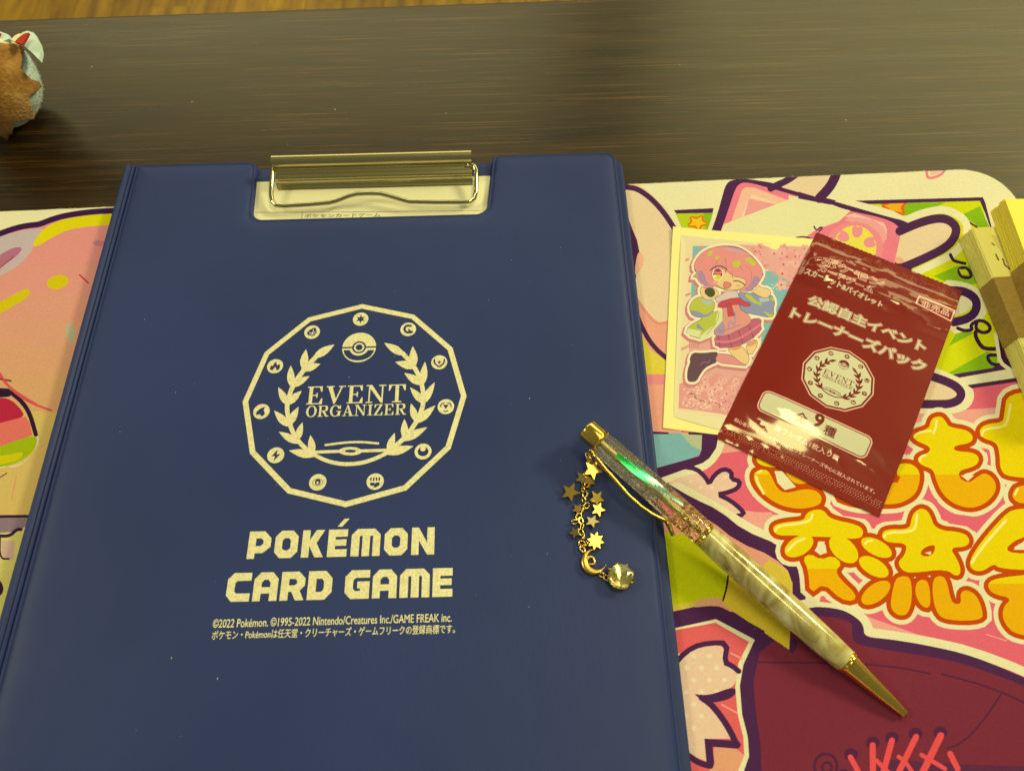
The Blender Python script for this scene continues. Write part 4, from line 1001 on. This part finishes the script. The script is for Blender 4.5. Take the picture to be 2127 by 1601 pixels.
# ================================================================== pen with charm chain
K0 = at(1217, 890, 18.6); T0 = at(1880, 1482, 3.9)
ax = (T0 - K0).normalized(); PL_ = (T0 - K0).length
e1 = ax.cross(Vector((0, 0, 1))).normalized(); e2 = e1.cross(ax)          # e1 points down-left in the picture, e2 up
if at(1217, 890, 10).x - (at(1217, 890, 10) + e1).x < 0: e1 = -e1
pen = empty('ballpoint_pen', (K0.x, K0.y, 9), 'gold and marbled cream ballpoint pen with glitter barrel and star charm chain', 'pen')
def lathe(name, st, material, parent, n=32, smooth=True, caps=True):
    rings = [[K0 + ax*s + e1*(r*math.cos(2*math.pi*j/n)) + e2*(r*math.sin(2*math.pi*j/n)) for j in range(n)] for s, r in st]
    V, Fc = loft(rings, True, caps); o = mesh(name, V, Fc, material, parent, smooth); recalc(o)
    o.data.set_sharp_from_angle(angle=math.radians(35)); return o
f_ = PL_/889.
s1, s2, s3 = 46*f_, 352*f_, 739*f_
knob = lathe('cap_knob', [(-.2, 0.01), (-.15, 3.9), (.15, 4.3), (.6, 4.5), (s1-.9, 4.35), (s1-.9, 4.35), (s1-.6, 4.0), (s1-.3, 4.0)], m_gold, pen)
lathe('collar_ring', [(s1-.4, 3.6), (s1-.4, 4.55), (s1, 4.75), (s1+.5, 4.55), (s1+.5, 3.6)], m_gold, pen)
barrel = lathe('clear_barrel', [(s1+.4, 4.55), (s1+3, 4.8), ((s1+s2)/2, 5.0), (s2-4, 4.95), (s2-.4, 4.7)], m_glass, pen, 40)
core = lathe('oil_core', [(s1+.6, 3.3), (s1+4, 3.6), ((s1+s2)/2, 3.8), (s2-2, 3.7), (s2-.6, 3.3)], m_amber, pen, 24)
lathe('refill_tube', [(s1+.6, 1.0), (s2-.6, 1.0)], mat('refill_metal', (.62, .56, .34), .3, .8), pen, 12)
lathe('middle_ring', [(s2-.5, 4.2), (s2-.5, 4.85), (s2+.1, 5.05), (s2+.5, 4.85), (s2+.9, 5.05), (s2+1.3, 4.85), (s2+1.3, 4.2)], m_gold, pen)
gl = s3 - s2
lathe('grip', [(s2+1.2, 4.72), (s2+3, 4.85)] + [(s2 + gl*t, 4.85 + .42*math.sin(math.pi*min(1, t*1.15))) for t in (.12, .22, .34, .46, .58, .7)] + [(s2 + gl*.82, 4.92), (s2 + gl*.92, 4.62), (s3-.4, 4.35)], m_grip, pen, 40)
lathe('tip_ring', [(s3-.5, 3.7), (s3-.5, 4.45), (s3, 4.6), (s3+.5, 4.3), (s3+.9, 4.35), (s3+1.4, 4.1), (s3+1.4, 3.5)], m_gold, pen)
lathe('tip_cone', [(s3+1.3, 3.9), (s3 + 6, 3.35), (PL_-7, 2.3), (PL_-1.0, 1.5), (PL_-.2, 1.35), (PL_, 1.1)], m_gold, pen)
lathe('writing_point', [(PL_-.2, .6), (PL_+.9, .45), (PL_+1.3, .1)], m_dgold, pen, 12)
# holographic strip and loose glitter inside the barrel
V, Fc = [], []; nst = 28
for i in range(nst+1):
    t = i/nst; s = s1 + 8 + t*(s2-s1-20); a = math.radians(76 + 34*t**1.3); w_ = math.radians(7 + 17*math.sin(math.pi*min(1, .1+t*.95)))
    for da in (-w_, w_):
        r = 4.05; V.append(K0 + ax*s + e1*(r*math.cos(a+da)*.98) + e2*(r*math.sin(a+da)))
for i in range(nst): Fc.append((2*i, 2*i+1, 2*i+3, 2*i+2))
mesh('holographic_strip', V, Fc, m_holo, pen, True)
def flakes(name, n, material, sel, sz):
    V, Fc = [], []
    for _ in range(n):
        s, a, r = sel(); c = K0 + ax*s + e1*(r*math.cos(a)) + e2*(r*math.sin(a))
        d1 = Vector([rnd.gauss(0, 1) for _ in range(3)]).normalized(); d2 = d1.cross(Vector([rnd.gauss(0, 1) for _ in range(3)])).normalized(); k = rnd.uniform(.4, 1)*sz
        q = len(V); V += [c+d1*k, c+d2*k, c-d1*k, c-d2*k]; Fc.append((q, q+1, q+2, q+3))
    o = mesh(name, V, Fc, material, pen); o['kind'] = 'stuff'; return o
flakes('gold_flakes', 1100, m_gold2, lambda: (rnd.triangular(s1+3, s2-1.5, s2-4), rnd.uniform(0, 6.28), rnd.uniform(3.7, 4.5)), .40)
flakes('silver_glitter', 260, mat('silver_glitter', (.75, .85, .9), .2, 1.), lambda: (rnd.uniform(s1+1.5, s2-3), rnd.uniform(0, 6.28), rnd.uniform(3.7, 4.4)), .22)
flakes('coarse_gold_leaf', 130, m_gold, lambda: (rnd.uniform(s2-12, s2-1.5), rnd.uniform(0, 6.28), rnd.uniform(3.5, 4.3)), .8)
# pocket clip
cp = [(345, 345, .5), (400, 415, .5), (470, 500, .2), (560, 600, 0), (660, 715, -.4), (770, 810, -.8), (860, 870, -1), (930, 905, -1), (975, 925, -1.1), (1000, 965, -1.6), (1020, 1010, -2.0), (1035, 1050, -2.3)]
V, Fc = [], []; rg = []
cpath = []
for x, y, dz in cp:
    px_, py_ = 1140 + x/4.0025, 850 + y/4.0025
    s = (at(px_, py_, 15) - K0).dot(ax); cpath.append(at(px_, py_, (K0 + ax*s).z + dz))
for i, p in enumerate(cpath):
    t = (cpath[min(i+1, len(cpath)-1)] - cpath[max(i-1, 0)]).normalized(); n_ = e1 - t*e1.dot(t); n_.normalize(); b_ = t.cross(n_)
    w_ = 1.5 - .5*i/len(cpath)
    rg.append([p + n_*(.8*math.cos(a)) + b_*(w_*math.sin(a)) for a in [2*math.pi*k/12 for k in range(12)]])
V, Fc = loft(rg); recalc(mesh('pocket_clip', V, Fc, m_gold, pen, True))
# charm chain: links, stars, moon, crystal
def cpt(x, y, z): return at(1140 + x/4.0025, 850 + y/4.0025, z)
lp = [(345, 350, 15), (325, 385, 14), (335, 415, 13.2), (345, 450, 12.4), (335, 500, 11.6), (310, 540, 11), (300, 580, 10.7), (320, 625, 10.5), (285, 665, 10.6), (300, 705, 10.5), (290, 750, 10.4), (315, 800, 10.6), (270, 840, 10.3), (250, 890, 10.5), (215, 935, 10.3), (265, 925, 10.4), (275, 975, 10.3), (265, 1020, 10.2), (285, 1060, 10.3), (275, 1110, 10.2), (310, 1115, 10.2), (280, 1160, 10.2), (440, 1375, 10.2), (478, 1398, 10.3)]
V, Fc = [], []
for i, (x, y, z) in enumerate(lp):
    c = cpt(x, y, z); q = lp[min(i+1, len(lp)-1)]; d = cpt(*q) - c if i < len(lp)-1 else c - cpt(*lp[i-1]); d.z *= .5; d.normalize() if d.length else None
    up = Vector((0, 0, 1)); sd = d.cross(up).normalized(); tw = rnd.uniform(.2, .6) if i % 2 else rnd.uniform(-1.2, -.7)
    b_ = sd*math.cos(tw) + sd.cross(d).normalized()*math.sin(tw)
    v2, f2 = tube([c + d*(1.25*math.cos(a)) + b_*(.95*math.sin(a)) for a in [2*math.pi*k/14 for k in range(14)]], .3, 6, False, True)
    k = len(V); V += [(p.x, p.y, max(p.z, 9.3)) for p in v2]; Fc += [tuple(k+j for j in f) for f in f2]
chain = mesh('charm_chain', V, Fc, m_gold, pen, True)
def flat_charm(name, outline, zc, thick, material, tilt=(0, 0), bevel=.25, holes=False):
    """outline in view pixels round its centre, thick plate with softened rim"""
    cx = sum(p[0] for p in outline)/len(outline); cy = sum(p[1] for p in outline)/len(outline); c = cpt(cx, cy, zc)
    P = [cpt(x, y, zc) - c for x, y in outline]; rg = []
    for k, z in ((.90, -thick/2), (1, -thick/2+bevel), (1, thick/2-bevel), (.90, thick/2)):
        rg.append([c + Vector((p.x*k, p.y*k, z + p.x*k*tilt[0] + p.y*k*tilt[1])) for p in P])
    V, Fc = loft(rg, True, True); zmin = min(v.z for v in V)
    if zmin < 9.25: V = [Vector((v.x, v.y, v.z + 9.25 - zmin)) for v in V]
    return mesh(name, V, Fc, material, chain)
def st5(cx, cy, r, a0, k=.45, n=5): return [(cx + (r if i % 2 == 0 else r*k)*math.cos(math.radians(a0 + i*180/n)), cy + (r if i % 2 == 0 else r*k)*math.sin(math.radians(a0 + i*180/n))) for i in range(2*n)]
for cx, cy, r, a0, z, m_, tl_ in ((275, 575, 66, -60, 10.0, m_dgold, (.1, .3)), (215, 1025, 58, 100, 10.0, m_dgold, (.2, .1)), (240, 830, 56, 160, 10.1, m_gold2, (.3, -.1)), (335, 600, 62, 20, 10.4, m_gold2, (-.3, .4)), (410, 835, 66, 75, 10.2, m_gold2, (-.1, .2)), (360, 935, 68, 8, 10.2, m_dgold, (.15, -.35)),
                              (365, 505, 88, 80, 13.2, m_gold2, (-.12, .20)), (178, 690, 86, -65, 10.8, m_gold2, (.16, .22)), (400, 740, 74, -55, 11.2, m_gold, (-.18, .24))):
    flat_charm('star_charm', st5(cx, cy, r, a0), z, .9, m_, tl_)
flat_charm('snowflake_charm', st5(388, 1095, 80, -80, .58, 8), 10.7, 1.0, m_gold2, (-.1, .2))
mo = [(372 + 106*math.cos(math.radians(a)), 1268 + 108*math.sin(math.radians(a))) for a in range(-78, -366, -12)]
mi = [(404 + 80*math.cos(math.radians(a)), 1246 + 84*math.sin(math.radians(a))) for a in range(-348, -84, 12)]
ring_o = mo; nO = len(mo); nI = len(mi)
mc = [cpt(x, y, 10.3) for x, y in mo]; mn = [cpt(*mi[min(nI-1, round(i*(nI-1)/(nO-1)))][:2], 10.3) for i in range(nO)][::-1]
V, Fc = [], []; rg = []
for a, b in zip(mc, mn):
    mid = (a+b)/2; h = (a-b)/2; tk = min(.75, .25 + h.length*.7)
    rg.append([mid + h*math.cos(t) + Vector((0, 0, tk*math.sin(t))) for t in [2*math.pi*k/12 for k in range(12)]])
V, Fc = loft(rg); recalc(mesh('moon_charm', V, Fc, m_gold2, chain, True))
V, Fc = tube([cpt(348 + 34*math.cos(t), 1262 + 32*math.sin(t) + 8*math.cos(2*t), 10.4) for t in [2*math.pi*k/16 for k in range(16)]], .42, 6, False, True)
mesh('heart_loop', V, Fc, m_gold2, chain, True)
cc_ = cpt(590, 1398, 9.3); n = 16
def gem(name, st, material, split):
    rg = [[cc_ + Vector((r*math.cos(2*math.pi*(k+o_)/n), r*math.sin(2*math.pi*(k+o_)/n), z + .05)) for k in range(n)] for r, z, o_ in st]
    V, Fc = loft(rg); F2 = []
    for f in Fc: F2 += [(f[0], f[1], f[2]), (f[0], f[2], f[3])] if len(f) == 4 and split else [f]
    return mesh(name, V, F2, material, chain)
gem('gem_foil', ((4.55, 2.1, 0), (3.2, 1.3, .5), (1.6, .6, 0), (.05, .12, .5)), mat('gem_foil', (.97, .86, .42), .16, 1.0), True)
gem('crystal_charm', ((4.72, 2.25, 0), (4.72, 2.6, 0), (4.1, 3.5, .5), (2.5, 4.2, 0), (.12, 5.0, .5)), mat('cut_crystal', (.98, .97, .88), .0, Transmission_Weight=1.0, IOR=1.55), True)
V, Fc = [], []
for k in range(8):
    a = 2*math.pi*k/8 + .2; v2, f2 = tube([cc_ + Vector((4.3*math.cos(a), 4.3*math.sin(a), 3.4)), cc_ + Vector((4.95*math.cos(a), 4.95*math.sin(a), 2.5)), cc_ + Vector((4.5*math.cos(a), 4.5*math.sin(a), 1.4))], .32, 6)
    q_ = len(V); V += v2; Fc += [tuple(q_+j for j in f) for f in f2]
mesh('crystal_setting', V, Fc, m_gold2, chain, True)
# ================================================================== bundles of paper slips
def bundle(name, p_far, p_near, z0, hgt, n, material, label, band, lean, seed, length=95, width=62, top_prints=()):
    r = random.Random(seed)
    d = p_near - p_far; d.z = 0; d.normalize(); w = Vector((-d.y, d.x, 0))      # w to the right of the stack's left side
    b = empty(name, (p_far.x, p_far.y, z0), label, 'paper bundle', 'banded bundles of paper slips')
    def P(s, t): q = p_far + d*s + w*t; return q
    zs = z0; th = hgt/n
    for i in range(n):
        f = i/n; o1 = r.uniform(-.45, .45) + lean[0]*f; o2 = r.uniform(-.28, .28) + lean[1]*f; tk = th*r.uniform(.66, .97)
        c = [P(o1, o2), P(o1+length, o2), P(o1+length, o2+width), P(o1, o2+width)]
        slab('paper_slip', [(q.x, q.y) for q in c], zs + .01, zs + tk, material, b); zs += th
    a0, a1 = band
    out = [(-.35, -.1), (-.35 + lean[1]*.5, hgt*.5), (-.25 + lean[1], hgt - .1), (.3 + lean[1], hgt + .25), (width, hgt + .25)]
    inn = [(width, hgt + .02), (.4 + lean[1], hgt + .02), (-.05 + lean[1], hgt - .25), (-.12 + lean[1]*.5, hgt*.5), (-.12, -.1)]
    rg = []
    for s in (a0, a1): rg.append([Vector((*P(s + lean[0]*.6, t)[:2], z0 + z + .1)) for t, z in out + inn])
    V, Fc = loft(rg); recalc(mesh('paper_band', V, Fc, m_kraft, b))
    T = Art(0)
    for poly, col in top_prints: T.add([tuple((P(s + lean[0], t + lean[1]))[:2]) for s, t in poly], col)
    if top_prints: sheet('printed_mark', T.items, lambda x, y: (x, y, z0 + hgt + .06), m_flat, b)
    return b
m_flat = mat('flat_print', rough=.75); L(m_flat, attr_col(m_flat), BS(m_flat).inputs['Base Color'])
z1 = ZM + .05
gk = (.13, .07, .04)
bundle('paper_bundle', at(1992, 497, z1), at(2127, 826, z1), z1, 9.0, 20, m_slip, 'cream paper slips in a brown kraft band, lower bundle beside the red pack', (27.5, 57.5), (.5, 1.2), 3,
       top_prints=[([(5, 7), (5, 60), (30, 60), (30, 10)], (.76, .68, .27)), (ribbon([(9, 5.5), (10.5, 6.5)], .5)[0], gk), (ribbon([(15, 5.2), (18.5, 5.4)], .6)[0], gk), (ribbon([(17.5, 7.4), (21, 7.2)], .6)[0], gk), (ribbon([(21, 7.0), (23.5, 8.6)], .7)[0], gk)])
z2 = z1 + 9.4
bundle('paper_bundle', at(2056, 441, z2), at(2120, 620, z2), z2, 9.5, 22, m_slip2, 'yellow paper slips leaning on the cream bundle at the right edge', (33, 80), (.2, 1.5), 5,
       top_prints=[([(9, 9), (9, 40), (26, 40), (26, 13)], (.8, .78, .6))])
# ================================================================== plush toy
PCn = at(-27, 167, 24); PR_ = Vector((23.5, 22, 24))
plush = empty('plush_toy', (PCn.x, PCn.y, 0), 'pale blue plush toy with brown leaf shaped fur at the table edge', 'plush toy')
V, Fc = [], []; nu, nv2 = 48, 28
def plush_p(th, ph, k=1.):
    d = Vector((math.cos(ph)*math.cos(th), math.cos(ph)*math.sin(th), math.sin(ph)))
    q = Vector((d.x*PR_.x, d.y*PR_.y, d.z*PR_.z))*k
    q *= 1 + .035*noise.noise(d*2.2)
    if q.z < -22: q.z = -22 - (q.z+22)*-.2
    return PCn + Vector((q.x, q.y, max(q.z, -PCn.z + .1)))
rg = [[plush_p(2*math.pi*j/nu, -math.pi/2 + math.pi*(i+.02)/(nv2+.04)) for j in range(nu)] for i in range(nv2+1)]
V, Fc = loft(rg); body = mesh('body', V, Fc, m_plushb, plush, True); recalc(body)
def hit(px, py, k=1.0):
    d = (at(px, py, 0) - CP).normalized(); o_ = CP - PCn
    a_ = Vector((d.x/(PR_.x*k), d.y/(PR_.y*k), d.z/(PR_.z*k))); b_ = Vector((o_.x/(PR_.x*k), o_.y/(PR_.y*k), o_.z/(PR_.z*k)))
    A2, B2, C2 = a_.dot(a_), 2*a_.dot(b_), b_.dot(b_) - 1; D2 = B2*B2 - 4*A2*C2
    t = (-B2 - math.sqrt(max(0, D2)))/(2*A2); return CP + d*t
def patch(name, poly, k, thick, material, step=4.):
    X = [p[0] for p in poly]; Y = [p[1] for p in poly]
    ex = [(x, y) for x in np.arange(min(X), max(X), step) for y in np.arange(min(Y), max(Y), step)]
    dn = []
    for i in range(len(poly)):
        a, b = poly[i], poly[(i+1) % len(poly)]; dn += [(a[0]+(b[0]-a[0])*t/5, a[1]+(b[1]-a[1])*t/5) for t in range(5)]
    o = sheet(name, [(dn, G_)], lambda x, y: hit(x, y, k), material, plush, extra=ex, smooth=True)
    sol = o.modifiers.new('thickness', 'SOLIDIFY'); sol.thickness = thick*MM; sol.offset = -1; return o
def zp(s): return [(x/5.72, 40 + y/5.72) for x, y in pts(s)]
leafp = zp('-420,330 -200,290 0,322 150,316 240,338 262,398 238,500 222,590 280,660 350,720 430,738 462,800 410,850 320,900 330,980 350,1050 382,1105 372,1162 150,1200 135,1310 85,1422 20,1395 -200,1380 -400,1200')
patch('leaf_marking', leafp, 1.06, 1.6, m_plushn)
patch('white_trim', zp('-200,250 0,300 150,320 260,345 268,322 190,285 160,262 60,275 -60,240'), 1.045, 1.0, m_plushw)
# ear pieces on top
def flap(name, s, z0, material, th=1.4):
    P = [at(x/5.72, 40 + y/5.72, z0) for x, y in pts(s)]
    V = [(p.x, p.y, p.z) for p in P] + [(p.x, p.y - .6, p.z + th) for p in P]; n_ = len(P)
    o = mesh(name, V, [tuple(range(n_))[::-1], tuple(range(n_, 2*n_))] + [(i, (i+1) % n_, n_+(i+1) % n_, n_+i) for i in range(n_)], material, plush); recalc(o); return o
flap('blue_tuft', '-60,300 -40,200 40,182 130,215 150,265 60,300', 40, m_plushb, 2); flap('red_tuft', '195,292 250,235 310,192 362,182 330,250 285,318', 42, m_plushr)
flap('blue_tuft', '300,205 365,182 440,205 500,320 522,420 500,520 400,420 290,330', 36, m_plushb, 2.5)
flap('white_tuft', '150,270 200,215 250,192 300,195 200,290', 41, m_plushw); flap('red_tuft', '-60,240 -20,178 22,180 10,210', 42, m_plushr)
# short fur as real fibres
def fur(name, n, material, ln, sel):
    V, Fc, NN = [], [], []
    while len(Fc) < n:
        r = sel()
        if r is None: continue
        p, nn_ = r; d = (nn_ + Vector([rnd.gauss(0, .16) for _ in range(3)]) + Vector((.15, -.2, -.25))).normalized(); s = d.cross(Vector([rnd.gauss(0, 1) for _ in range(3)])).normalized()
        l = ln*rnd.uniform(.6, 1.25); q = len(V); V += [p - s*.16, p + s*.16, p + d*l]; NN += [nn_]*3; Fc.append((q, q+1, q+2))
    o = mesh(name, V, Fc, material, plush, True); o['kind'] = 'stuff'; o.data.normals_split_custom_set_from_vertices(NN); return o
def selb():
    th, ph = rnd.uniform(-math.pi*.75, math.pi*.5), math.asin(rnd.uniform(-.75, 1)); p = plush_p(th, ph)
    nn_ = p - PCn; return p, Vector((nn_.x/PR_.x**2, nn_.y/PR_.y**2, nn_.z/PR_.z**2)).normalized()
fur('short_fur', 3000, m_plushb, .9, selb)
lx = np.array(leafp)
def inpoly(x, y, P=leafp):
    c_ = False
    for i in range(len(P)):
        (a, b), (c2, d2) = P[i-1], P[i]
        if (b > y) != (d2 > y) and x < (c2-a)*(y-b)/(d2-b) + a: c_ = not c_
    return c_
def sell():
    x, y = rnd.uniform(-20, 84), rnd.uniform(85, 292)
    if not inpoly(x, y): return None
    p = hit(x, y, 1.06); nn_ = p - PCn; return p, Vector((nn_.x/PR_.x**2, nn_.y/PR_.y**2, nn_.z/PR_.z**2)).normalized()
fur('brown_fur', 9000, m_plushn, 1.7, sell)
# ================================================================== specks of dust
V, Fc = [], []
def speck(x, y, z, l, w=.09):
    a = rnd.uniform(0, 6.28); d = Vector((math.cos(a), math.sin(a), 0)); s = Vector((-d.y, d.x, 0)); c = Vector((x, y, z)); q = len(V)
    V.extend([c - d*l - s*w, c + d*l - s*w, c + d*l + s*w + Vector((0, 0, .12)), c - d*l + s*w + Vector((0, 0, .12))]); Fc.append((q, q+1, q+2, q+3))
for _ in range(34): speck(rnd.uniform(-110, 112), rnd.uniform(-130, 88), ZC + .06, rnd.choice([.1, .12, .15, .35]), .06)
for _ in range(16): speck(rnd.uniform(-220, 300), rnd.uniform(122, 246), .08, rnd.choice([.12, .15, .25, .6]), .07)
for px_, py_, l in ((191, 139, .5), (532, 92, .9), (696, 228, 1.0), (399, 212, .4), (548, 272, .5), (1412, 136, .8), (1757, 250, .6)): p = at(px_, py_, .08); speck(p.x, p.y, .08, l*.7, .12)
tag(mesh('dust', V, Fc, m_dust), 'fine pale dust specks on the clipboard cover and table', 'dust', kind='stuff')
